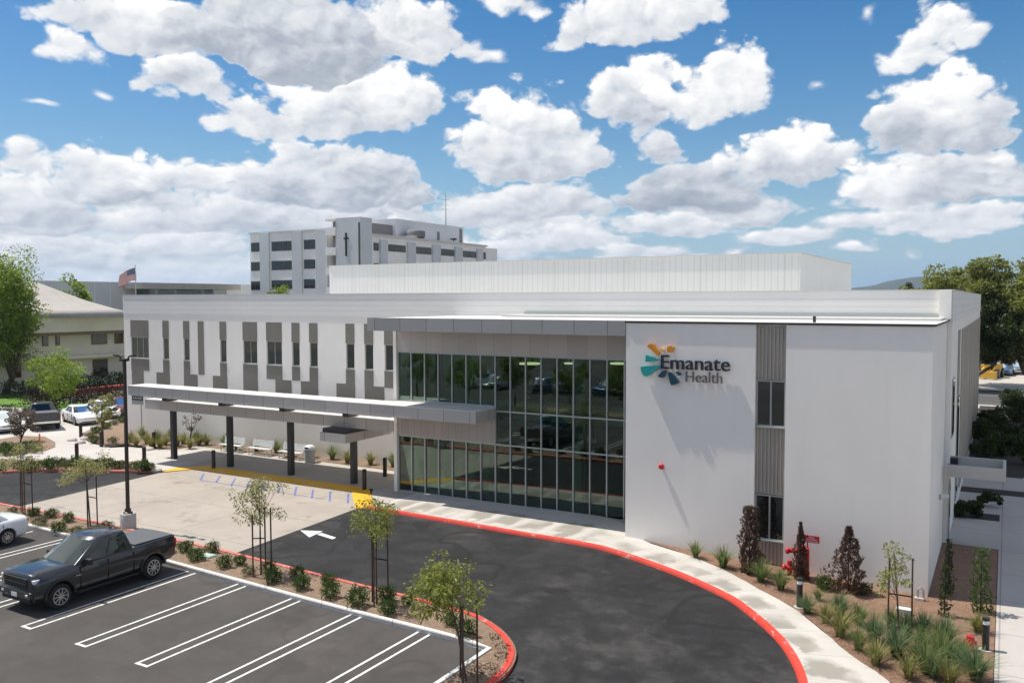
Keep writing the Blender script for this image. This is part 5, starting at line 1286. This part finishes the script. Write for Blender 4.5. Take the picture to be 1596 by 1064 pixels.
for j in range(5):
    for i in range(6):
        u=.035+.065*i; v=.05+.1*j; a=fp(u,v); b_=fp(u+.03,v); c=fp(u+.03,v+.045); d=fp(u,v+.045); o_=Vector((.02,-.03,0)); fl.quad(a+o_,b_+o_,c+o_,d+o_)
f=fl.build('flag',['flag_red','flag_white','flag_blue'],None,fixn=False); tag(f,'stars and stripes flag blowing left from its pole above the flat roofs','flag')
# hospital tower block
YH=112.0
def hp(px,py,Y=YH): return onY(px,py,Y)
r=thing('tower_block','white multi storey block with dark window bands and a tall stair tower bearing a cross','building',(-100,118,0))
xa=hp(390,400).x; xb=hp(512,400).x; zt=hp(445,362).z
m=MB(); m.box(xa,xb,YH,YH+16,0,zt); m.build('west_wing','hospital_white',r)
m=MB(); m.box(xa-.2,xb,YH-.2,YH+16.2,zt,zt+.25); m.build('wing_coping','roof_white',r)
for pa,pb in ((407,421),(457,472),(494,512)):
    a=hp(pa,400).x; b_=hp(pb,400).x; m=MB(); m.box(a,b_,YH-.35,YH-.001,0,zt-.05); m.build('pilaster','hospital_grey',r)
def hwin(pa,pb,ya,yb,Y,nd):
    a=hp(pa,ya,Y); b_=hp(pb,yb,Y); m=MB(); m.box(a.x,b_.x,Y-.06,Y-.002,b_.z,a.z); f=m.build('window','brown_trim',r)
    for k in range(nd):
        w0=a.x+(b_.x-a.x)*k/nd; w1=a.x+(b_.x-a.x)*(k+1)/nd; m=MB(); m.box(w0+.08,w1-.08,Y-.09,Y-.061,b_.z+.1,a.z-.1); m.build('pane','glass_far',f)
for k in range(7):
    dy=30.0*k
    hwin(391.5,406,378.5+dy,392+dy,YH,2); hwin(423.5,456.5,376.8+dy,390.3+dy,YH,4); hwin(474,491.5,374+dy*1.02,388+dy*1.02,YH,2)
YS=110.4; x0=hp(508,400,YS).x; x1=hp(562,400,YS).x; zs=hp(535,339.5,YS).z; xm=hp(523.5,400,YS).x
yE=onX(580,400,x1).y
m=MB(); m.box(xm,x1,YS,yE,0,zs); m.build('stair_tower','hospital_grey',r)
m=MB(); m.box(x0,xm-.01,YS+1.8,YH+14,0,hp(515,341,YS).z); m.build('stair_core','hospital_shade',r)
for k in range(7):
    za=hp(515,354.5+31*k,YS).z; zb_=hp(515,366.5+31*k,YS).z; m=MB(); m.box(x0-.05,xm-.011,YS-.05,YS+1.79,zb_,za); m.build('balcony_front','hospital_white',r)
m=MB(); m.box(x0-.05,xm-.011,YS-.1,YS+1.79,hp(515,344,YS).z,zs-.1); m.build('balcony_roof','hospital_white',r)
a=hp(538.3,363,YS); c=hp(541,399,YS); m=MB(); m.box(a.x,c.x,YS-.12,YS-.002,c.z,a.z); b_=hp(536,370.5,YS); d=hp(543.5,372.7,YS); m.box(b_.x,a.x,YS-.12,YS-.002,d.z,b_.z); m.box(c.x,d.x,YS-.12,YS-.002,d.z,b_.z); m.build('cross','dark_metal',r)
a=hp(558.5,345,YS); m=MB(); m.box(a.x,x1-.05,YS-.06,YS-.002,0,zs-.9); m.build('slot_window','interior_dark',r)
XE=x1-.6
ye0=yE; ye1=onX(757,400,XE).y; ztE=onX(582,367,XE).z
m=MB(); m.box(XE-16,XE,ye0,ye1,0,ztE); m.build('east_wing','hospital_white',r)
m=MB(); m.box(XE-15,XE-2.0,ye1,onX(775,400,XE-2).y,0,ztE); m.build('east_return','hospital_white',r)
m=MB(); m.box(XE-16.2,XE+.3,ye0,ye1+.3,ztE,ztE+.3); m.build('wing_coping','roof_white',r)
def ewin(pa,pb,ya,yb,nd,dz=0):
    a=onX(pa,ya,XE); b_=onX(pb,yb,XE); m=MB(); m.box(XE+.002,XE+.06,a.y,b_.y,b_.z-dz,a.z-dz); f=m.build('window','brown_trim',r)
    for k in range(nd):
        w0=a.y+(b_.y-a.y)*k/nd; w1=a.y+(b_.y-a.y)*(k+1)/nd; m=MB(); m.box(XE+.061,XE+.09,w0+.08,w1-.08,b_.z+.1-dz,a.z-.1-dz); m.build('pane','glass_far',f)
for k in range(6):
    for pa,pb,ya,yb,nd in ((582,590,378,391,1),(605,632,380.5,393.5,3),(646.5,672,384,397,3),(686,707.5,387.5,399.5,3),(720,741.5,390.5,402,2),(752,757,393,404,1)): ewin(pa,pb,ya,yb,nd,k*3.45)
for pa,pb in ((591,602),(634,646),(673,685),(708,719),(742,751)):
    a=onX(pa,400,XE).y; b_=onX(pb,400,XE).y; m=MB(); m.box(XE+.002,XE+.35,a,b_,0,ztE-.6); m.build('pilaster','hospital_grey',r)
xp=XE-4; a=onX(617,360,xp); c=onX(722,360,xp); zt2=onX(665,347,xp).z
m=MB(); m.box(xp-9,xp,a.y,c.y,ztE,zt2); m.build('roof_plant_room','hospital_grey',r)
m=MB(); b_=onX(716,360,xp); m.box(xp+.002,xp+.05,b_.y,c.y-.5,ztE+.3,zt2-.4); m.box(xp+.002,xp+.05,onX(681,360,xp).y,onX(685,360,xp).y,ztE,zt2-1.5); m.build('plant_door','hospital_shade',r)
tk=onX(648,368,XE-1.8); m=MB(); m.lathe([(.1,ztE+.5),(1.6,ztE+.5),(1.75,ztE+.9),(1.75,ztE+1.7),(1.5,ztE+1.9),(.1,ztE+1.9)],(tk.x,tk.y,0),20); m.build('roof_tank','hospital_shade',r,smooth=True)
m=MB(); m.box(tk.x-1.2,tk.x+1.2,tk.y-2.2,tk.y-1.2,ztE+.3,ztE+.9); m.build('roof_unit','alu',r)
an=onX(695,360,xp-2); za=onX(695,300,xp-2).z; m=MB(); m.tube([(an.x,an.y,zt2-.2),(an.x,an.y,za)],[.10,.04],6)
for dz in (1.5,2.6,3.4): m.bar((an.x-.5,an.y-.5,za-dz),(an.x+.5,an.y+.5,za-dz),.05)
m.build('antenna','hospital_shade',r)
m=MB(); c=onX(707,372,XE-1.0); m.lathe([(.05,0),(.5,.12),(.8,.4)],(c.x,c.y,ztE+.7),14); m.tube([(c.x,c.y,ztE+.2),(c.x,c.y,ztE+.8)],.06,6); m.build('roof_dish','dark_metal',r)

# right background: street scene seen past the flank
p=spot(1596,560)
r=thing('red_building','low dull red and white building across the street at the right edge','building',(4.5,150,0))
xr0=onY(1560,540,150).x; xr1=onY(1640,540,150).x
m=MB(); m.box(xr0,xr1,150,158,0,onY(1590,545,150).z); m.build('wall','red_wall',r)
m=MB(); m.box(onY(1584,540,149).x,xr1,149,149.9,0,onY(1590,560,149).z); m.build('porch','hospital_white',r)
m=MB(); m.box(xr0-.5,xr1,149.6,158.3,onY(1590,545,150).z,onY(1590,538,150).z); m.build('roof','roof_pale',r)
m=MB(); m.box(onY(1590,568,149).x,xr1,148.9,148.99,onY(1590,585,149).z,onY(1590,570,149).z); m.build('doorway','interior_dark',r)
def loader(label,p,rz,s_=1.0):
    r=thing('wheel_loader',label,'construction vehicle',(0,0,0))
    m=MB(); m.box(-1.1,1.1,-2.6,.2,.7,1.7); m.box(-.8,.8,.2,1.6,.6,1.3); m.build('body','machine_yellow',r,bevel=.08)
    m=MB(); m.box(-.8,.8,-1.2,.2,1.7,2.9); m.build('cab','glass_window',r,bevel=.05)
    m=MB(); m.box(-.9,.9,-1.35,.35,2.9,3.05); m.build('cab_roof','bench_white',r,bevel=.03)
    m=MB(); m.prism([(-1.35,2.6),(1.35,2.6),(1.35,3.2),(-1.35,3.5)],.15,1.0); m.build('bucket','machine_yellow',r)
    for x in (-.6,.6):
        m=MB(); m.bar((x,.6,1.4),(x,2.7,.7),.16,.3); m.build('lift_arm','machine_yellow',r)
    for x in (-1.05,1.05):
        for y in (-1.7,1.0): wheel(r,x,y,.62,.45,6)
    r.location=p; r.rotation_euler=(0,0,rz); return r
p=spot(1543,588,.05); loader('yellow wheel loader standing on the pale yard across the street',p,R_(170))
for i,(px,py,c,k,lb) in enumerate(((1566,584,'car_blue','suv','dark blue green van behind the yard, right of the yellow loader'),(1580,582,'car_silver','suv','pale van at the yard edge beside the red building'),(1596,578,'car_black','sedan','dark car cut by the right edge before the red building'),(1533,580,'car_darkred','suv','dark red car just past the building corner beside the loader'))):
    p=spot(px,py,.05); sedan(lb,p,R_(180+20*i),c,k,'vehicles across the street')
# far hills
g=np.random.default_rng(5)
def hills(X0,X1,Y0,hmax,seed,name='hills'):
    nx,ny=90,12; V=[];Q=[]
    for j in range(ny):
        for i in range(nx):
            x=X0+(X1-X0)*i/(nx-1); y=Y0+j*160; t=j/(ny-1); e=math.sin(math.pi*min(1,t*1.05))
            h=hmax*(.62+.20*math.sin(x*.0021+seed)+.12*math.sin(x*.0057+seed*2)+.06*math.sin(x*.016+seed*3)+.03*math.sin(x*.05))
            V.append((x,y,max(-2,h*e+4*math.sin(x*.03+y*.02))))
    for j in range(ny-1):
        for i in range(nx-1): Q.append((j*nx+i,j*nx+i+1,(j+1)*nx+i+1,(j+1)*nx+i))
    o=fastmesh(name,V,Q,'hill_scrub'); o['kind']='structure'; o.data.shade_smooth()
hills(-5200,3800,4300,178,1.3)
# distant canopy of the town
gt=np.random.default_rng(9); n=5200
ang=gt.uniform(R_(-66),R_(12),n); dist=gt.uniform(190,1100,n)
C=np.stack([np.sin(ang)*dist,np.cos(ang)*dist,gt.uniform(0,1,n)**.7*7.5],1)
C=C[(np.abs(C[:,0]+90)>60)|(C[:,1]>260)]
pts=np.repeat(C,5,0)+gt.normal(size=(len(C)*5,3))*np.array([3,3,1.0]); V,Q=leaves(pts,4.0,gt,.7,None)
o=fastmesh('distant_trees',V,Q,'leaf_oak'); o['kind']='stuff'; o['label']='hazy belt of distant tree tops on the horizon'

# ------------------------------------------------------------------ air
hm=bpy.data.materials.new('haze_air'); hm.use_nodes=True; h_=hm.node_tree
for n in list(h_.nodes): h_.nodes.remove(n)
pv=N(h_,'ShaderNodeVolumePrincipled'); pv.inputs['Color'].default_value=(.50,.70,1.0,1); pv.inputs['Density'].default_value=HAZE; pv.inputs['Anisotropy'].default_value=.2
ho=N(h_,'ShaderNodeOutputMaterial'); L(h_,pv.outputs[0],ho.inputs['Volume']); MAT['haze_air']=hm
m=MB(); m.box(-7100,7100,-3100,9100,-2.4,240); tag(m.build('haze','haze_air'),kind='stuff')
# ------------------------------------------------------------------ sky, sun, camera
SUN_EL=64.5; SUN_AZ=8.0    # the sun stands behind the left, barely in front of the facade
sd=Vector((-math.cos(R_(SUN_EL))*math.cos(R_(SUN_AZ)),-math.cos(R_(SUN_EL))*math.sin(R_(SUN_AZ)),math.sin(R_(SUN_EL))))
li=bpy.data.lights.new('sun','SUN'); li.energy=SUN_E; li.angle=R_(.5); li.color=(1,.945,.85)
so=bpy.data.objects.new('sun',li); COL.objects.link(so); so.rotation_euler=(-sd).to_track_quat('-Z','Y').to_euler(); so.location=(-40,-10,80)
wd=bpy.data.worlds.new('World'); sc.world=wd; wd.use_nodes=True; wd.cycles.sampling_method='MANUAL'; wd.cycles.sample_map_resolution=512; nt=wd.node_tree
for n in list(nt.nodes): nt.nodes.remove(n)
sky=N(nt,'ShaderNodeTexSky'); sky.sky_type='NISHITA'; sky.sun_disc=False; sky.sun_elevation=R_(SUN_EL); sky.sun_rotation=math.atan2(sd.x,sd.y)
sky.air_density=1.0; sky.dust_density=.6; sky.ozone_density=1.6
AZ0=R_(-30); SPAN=R_(36); VM=.345          # the cloud field repeats mirrored outside this window of sky
CLOUDS=[(560,350,150,50,30,.74,.50),(850,362,140,36,22,.80,.56),(1130,330,120,44,24,.76,.48),(1420,345,110,44,24,.80,.52),(230,330,120,50,26,.78,.5),(120,400,170,40,25,.80,.60),(300,392,150,45,20,.85,.62),(60,350,120,45,20,.75,.50),(215,345,130,38,20,.88,.55),(330,348,120,40,22,.75,.50),(480,345,150,45,22,.72,.45),(600,385,110,30,16,.8,.6),(640,372,110,40,20,.85,.60),
(760,335,130,45,25,.80,.50),(760,388,90,25,15,.90,.65),(900,378,110,30,15,.85,.60),(1040,352,140,28,16,.92,.55),(1010,394,120,18,10,.85,.65),(1220,375,90,30,14,.88,.60),(1320,390,45,18,10,.95,.70),(1480,352,150,35,16,.92,.58),(1350,345,80,24,12,.9,.6),(1420,395,16,9,6,.95,.75),(1150,392,34,12,7,.92,.7),
(35,262,62,38,22,.90,.60),(50,328,130,60,25,.78,.42),(165,284,98,58,28,.97,.42),(285,284,74,40,26,.97,.52),(380,275,60,45,22,.92,.60),(510,292,168,75,32,.95,.34),(450,250,90,40,22,.92,.6),(840,325,120,40,22,.75,.45),(1075,310,130,62,22,.66,.26),
(1170,265,75,38,22,.97,.52),(1240,262,112,62,24,.98,.46),(1400,302,105,62,22,.97,.58),(1490,296,112,60,24,.80,.42),(1585,292,60,45,30,.82,.55),
(820,252,118,116,36,1.0,.44),(1040,228,64,44,38,.85,.48),(990,168,90,78,44,.97,.46),(1105,158,90,56,44,.99,.66),(1150,118,50,60,48,1.0,.80),(1465,205,104,108,48,1.0,.38),(1430,85,58,36,28,.98,.74),(1450,50,64,52,30,.98,.70),(1505,55,48,34,26,.95,.75),(1370,28,26,20,15,.92,.78),(1284,126,26,19,16,.96,.76),
(890,68,46,34,20,.92,.7),(965,42,112,72,52,.86,.60),(1070,14,105,46,36,.92,.70),(790,4,74,22,16,.92,.80),(757,80,28,14,11,.95,.80),
(560,172,146,86,50,.98,.58),(420,195,105,42,26,.84,.56),(340,198,62,24,18,.92,.70),(290,126,100,46,40,1.0,.58),(110,84,54,28,24,.92,.76),(110,28,112,36,28,.88,.70),(230,44,190,56,42,.88,.58),(630,55,118,66,40,.97,.60),(440,72,190,95,46,.56,.30),(153,145,16,13,11,.94,.82),(45,162,32,9,8,.90,.84)]
def az_el(px,py):
    d=ray(px,py); return math.atan2(d.x,d.y),math.atan2(d.z,math.hypot(d.x,d.y))
tc=N(nt,'ShaderNodeTexCoord'); s=N(nt,'ShaderNodeSeparateXYZ'); L(nt,tc.outputs['Generated'],s.inputs[0])
hor=math_(nt,'SQRT',math_(nt,'ADD',math_(nt,'MULTIPLY',s.outputs[0],s.outputs[0]),math_(nt,'MULTIPLY',s.outputs[1],s.outputs[1])))
te=math_(nt,'ARCTAN2',s.outputs[2],hor)
az=math_(nt,'SUBTRACT',math_(nt,'ARCTAN2',s.outputs[0],s.outputs[1]),AZ0)
def comb(a,b,c=0.0):
    n=N(nt,'ShaderNodeCombineXYZ')
    for i,v in enumerate((a,b,c)):
        if isinstance(v,(int,float)): n.inputs[i].default_value=v
        else: L(nt,v,n.inputs[i])
    return n.outputs[0]
tp=math_(nt,'MAXIMUM',te,0)
gy=math_(nt,'MULTIPLY_ADD',tp,1.25,math_(nt,'MULTIPLY',math_(nt,'EXPONENT',math_(nt,'MULTIPLY',tp,-10.0)),-.12))
nv=comb(az,gy,2.3)
wn=N(nt,'ShaderNodeTexNoise'); wn.inputs['Scale'].default_value=16; wn.inputs['Detail'].default_value=4; wn.inputs['Roughness'].default_value=.55; L(nt,nv,wn.inputs['Vector'])
def bumps(off):
    va=N(nt,'ShaderNodeVectorMath',operation='ADD'); L(nt,nv,va.inputs[0]); va.inputs[1].default_value=off
    n1=noise(nt,va.outputs[0],12,12,.60)
    wv=N(nt,'ShaderNodeVectorMath',operation='MULTIPLY_ADD'); L(nt,wn.outputs['Color'],wv.inputs[0]); wv.inputs[1].default_value=(.06,.06,.06); L(nt,va.outputs[0],wv.inputs[2])
    vo=N(nt,'ShaderNodeTexVoronoi',feature='F1'); vo.inputs['Scale'].default_value=26; vo.inputs['Detail'].default_value=2.5; vo.inputs['Roughness'].default_value=.5; L(nt,wv.outputs[0],vo.inputs['Vector'])
    return math_(nt,'ADD',math_(nt,'MULTIPLY_ADD',n1,2.5,-1.25),math_(nt,'MULTIPLY_ADD',vo.outputs['Distance'],-1.0,.42))
N2=math_(nt,'MULTIPLY_ADD',noise(nt,nv,15,4,.5),3.2,-1.6)
N0=bumps((0,0,0)); N1=bumps((-.007,.012,0))
rel=math_(nt,'MULTIPLY',math_(nt,'SUBTRACT',N0,N1),CLOUD_RELIEF)
w2=N(nt,'ShaderNodeTexNoise'); w2.inputs['Scale'].default_value=9; w2.inputs['Detail'].default_value=3; w2.inputs['Roughness'].default_value=.6; L(nt,nv,w2.inputs['Vector'])
w2s=N(nt,'ShaderNodeSeparateXYZ'); L(nt,w2.outputs['Color'],w2s.inputs[0])
amp=math_(nt,'MINIMUM',math_(nt,'MULTIPLY_ADD',tp,.45,.025),.085)
wx=math_(nt,'MULTIPLY',math_(nt,'SUBTRACT',w2s.outputs[0],.5),amp); wy=math_(nt,'MULTIPLY',math_(nt,'SUBTRACT',w2s.outputs[1],.5),math_(nt,'MULTIPLY',amp,.75))
uv=comb(math_(nt,'ADD',math_(nt,'SUBTRACT',math_(nt,'PINGPONG',math_(nt,'ADD',az,SPAN),2*SPAN),SPAN),wx),math_(nt,'ADD',math_(nt,'PINGPONG',tp,VM),wy))
B=None;A=None
def sstep(x,a,b):
    m=N(nt,'ShaderNodeMapRange',interpolation_type='SMOOTHSTEP'); L(nt,x,m.inputs[0]); m.inputs[1].default_value=a; m.inputs[2].default_value=b; return m.outputs[0]
for cx,cy,rx,rt,rb,bt,bb in CLOUDS:
    a0,e0=az_el(cx,cy); rx*=1.19; rt*=1.18; rb*=1.15
    ax=(az_el(cx+rx,cy)[0]-az_el(cx-rx,cy)[0])/2; et=az_el(cx,cy-rt)[1]-e0; eb=e0-az_el(cx,cy+rb)[1]
    vm=N(nt,'ShaderNodeVectorMath',operation='MULTIPLY_ADD'); L(nt,uv,vm.inputs[0]); vm.inputs[1].default_value=(1/ax,1/et,0); vm.inputs[2].default_value=(-(a0-AZ0)/ax,-e0/et,0)
    q=N(nt,'ShaderNodeSeparateXYZ'); L(nt,vm.outputs[0],q.inputs[0])
    ym=math_(nt,'MAXIMUM',q.outputs[1],math_(nt,'MULTIPLY',q.outputs[1],-et/eb))
    r2=math_(nt,'MULTIPLY_ADD',ym,ym,math_(nt,'MULTIPLY',q.outputs[0],q.outputs[0]))
    sz=math.sqrt(rx*rt)/60
    d=math_(nt,'MULTIPLY_ADD',math_(nt,'SQRT',r2),-sz,sz)
    d=math_(nt,'MULTIPLY_ADD',N0,.70*min(1,sz*.8)*(.75 if cy>300 else 1),d)
    al=sstep(d,-.07,.27)
    yy=math_(nt,'MULTIPLY_ADD',N2,.55,math_(nt,'MULTIPLY_ADD',q.outputs[0],-.18,q.outputs[1]))
    br=math_(nt,'MULTIPLY_ADD',sstep(yy,-.36,1.0),bt+.09-bb,bb-.05)
    if B is None: B=br; A=al
    else:
        m=N(nt,'ShaderNodeMix',data_type='FLOAT'); L(nt,al,m.inputs[0]); L(nt,B,m.inputs[2]); L(nt,br,m.inputs[3]); B=m.outputs[0]; A=math_(nt,'MAXIMUM',A,al)
# broken deck of far clouds low over the horizon on the left
deck=sstep(math_(nt,'MULTIPLY_ADD',math_(nt,'ADD',uv,0) if False else math_(nt,'MULTIPLY_ADD',N0,.30,math_(nt,'MULTIPLY_ADD',tp,-8.0,1.3)),1.0,math_(nt,'MULTIPLY',math_(nt,'PINGPONG',math_(nt,'ADD',az,SPAN),2*SPAN),-1.05)),-.05,.35)
m=N(nt,'ShaderNodeMix',data_type='FLOAT'); L(nt,A,m.inputs[0]); m.inputs[2].default_value=.72; L(nt,B,m.inputs[3]); B=m.outputs[0]; A=math_(nt,'MAXIMUM',A,math_(nt,'MULTIPLY',deck,.85))
br=math_(nt,'ADD',B,rel,clamp=True)
ccol=ramp(nt,br,[(0,(.29,.325,.39)),(.28,(.41,.445,.505)),(.55,(.64,.665,.70)),(.80,(.83,.835,.84)),(1.0,(.99,.98,.96))])
cs=N(nt,'ShaderNodeVectorMath',operation='SCALE'); L(nt,ccol,cs.inputs[0]); cs.inputs['Scale'].default_value=CLOUD_GAIN
hs=N(nt,'ShaderNodeHueSaturation'); hs.inputs['Saturation'].default_value=1.5; hs.inputs['Value'].default_value=SKY_VAL; L(nt,sky.outputs[0],hs.inputs['Color'])
up=sstep(te,-.02,.02)
al=math_(nt,'MULTIPLY',A,up)
sk=N(nt,'ShaderNodeVectorMath',operation='SCALE'); sk.inputs[0].default_value=(.33,.52,.70); sk.inputs['Scale'].default_value=HOR_GAIN
hz_=math_(nt,'MULTIPLY',math_(nt,'EXPONENT',math_(nt,'MULTIPLY',tp,-9.0)),.92)
skc=mix(nt,hz_,hs.outputs[0],sk.outputs[0])
mx=mix(nt,al,skc,cs.outputs[0])
bg=N(nt,'ShaderNodeBackground'); bg.inputs['Strength'].default_value=SKY_S; L(nt,mx,bg.inputs['Color'])
ow=N(nt,'ShaderNodeOutputWorld'); L(nt,bg.outputs[0],ow.inputs[0])
cam=bpy.data.cameras.new('camera'); co=bpy.data.objects.new('camera',cam); COL.objects.link(co)
M=Matrix.Identity(4)
for i,row in enumerate((CAMX,CAMY,CAMZ)):
    for j in range(3): M[i][j]=row[j]
M.translation=EYE; co.matrix_world=M
cam.sensor_width=36; cam.lens=36*F_PX/1596; cam.clip_end=20000; cam.clip_start=.2
sc.camera=co
sc.view_settings.view_transform='Standard'; sc.view_settings.look='None'; sc.view_settings.exposure=EXPO; sc.view_settings.gamma=1
sc.cycles.max_bounces=8; sc.cycles.transparent_max_bounces=16; sc.cycles.use_denoising=True
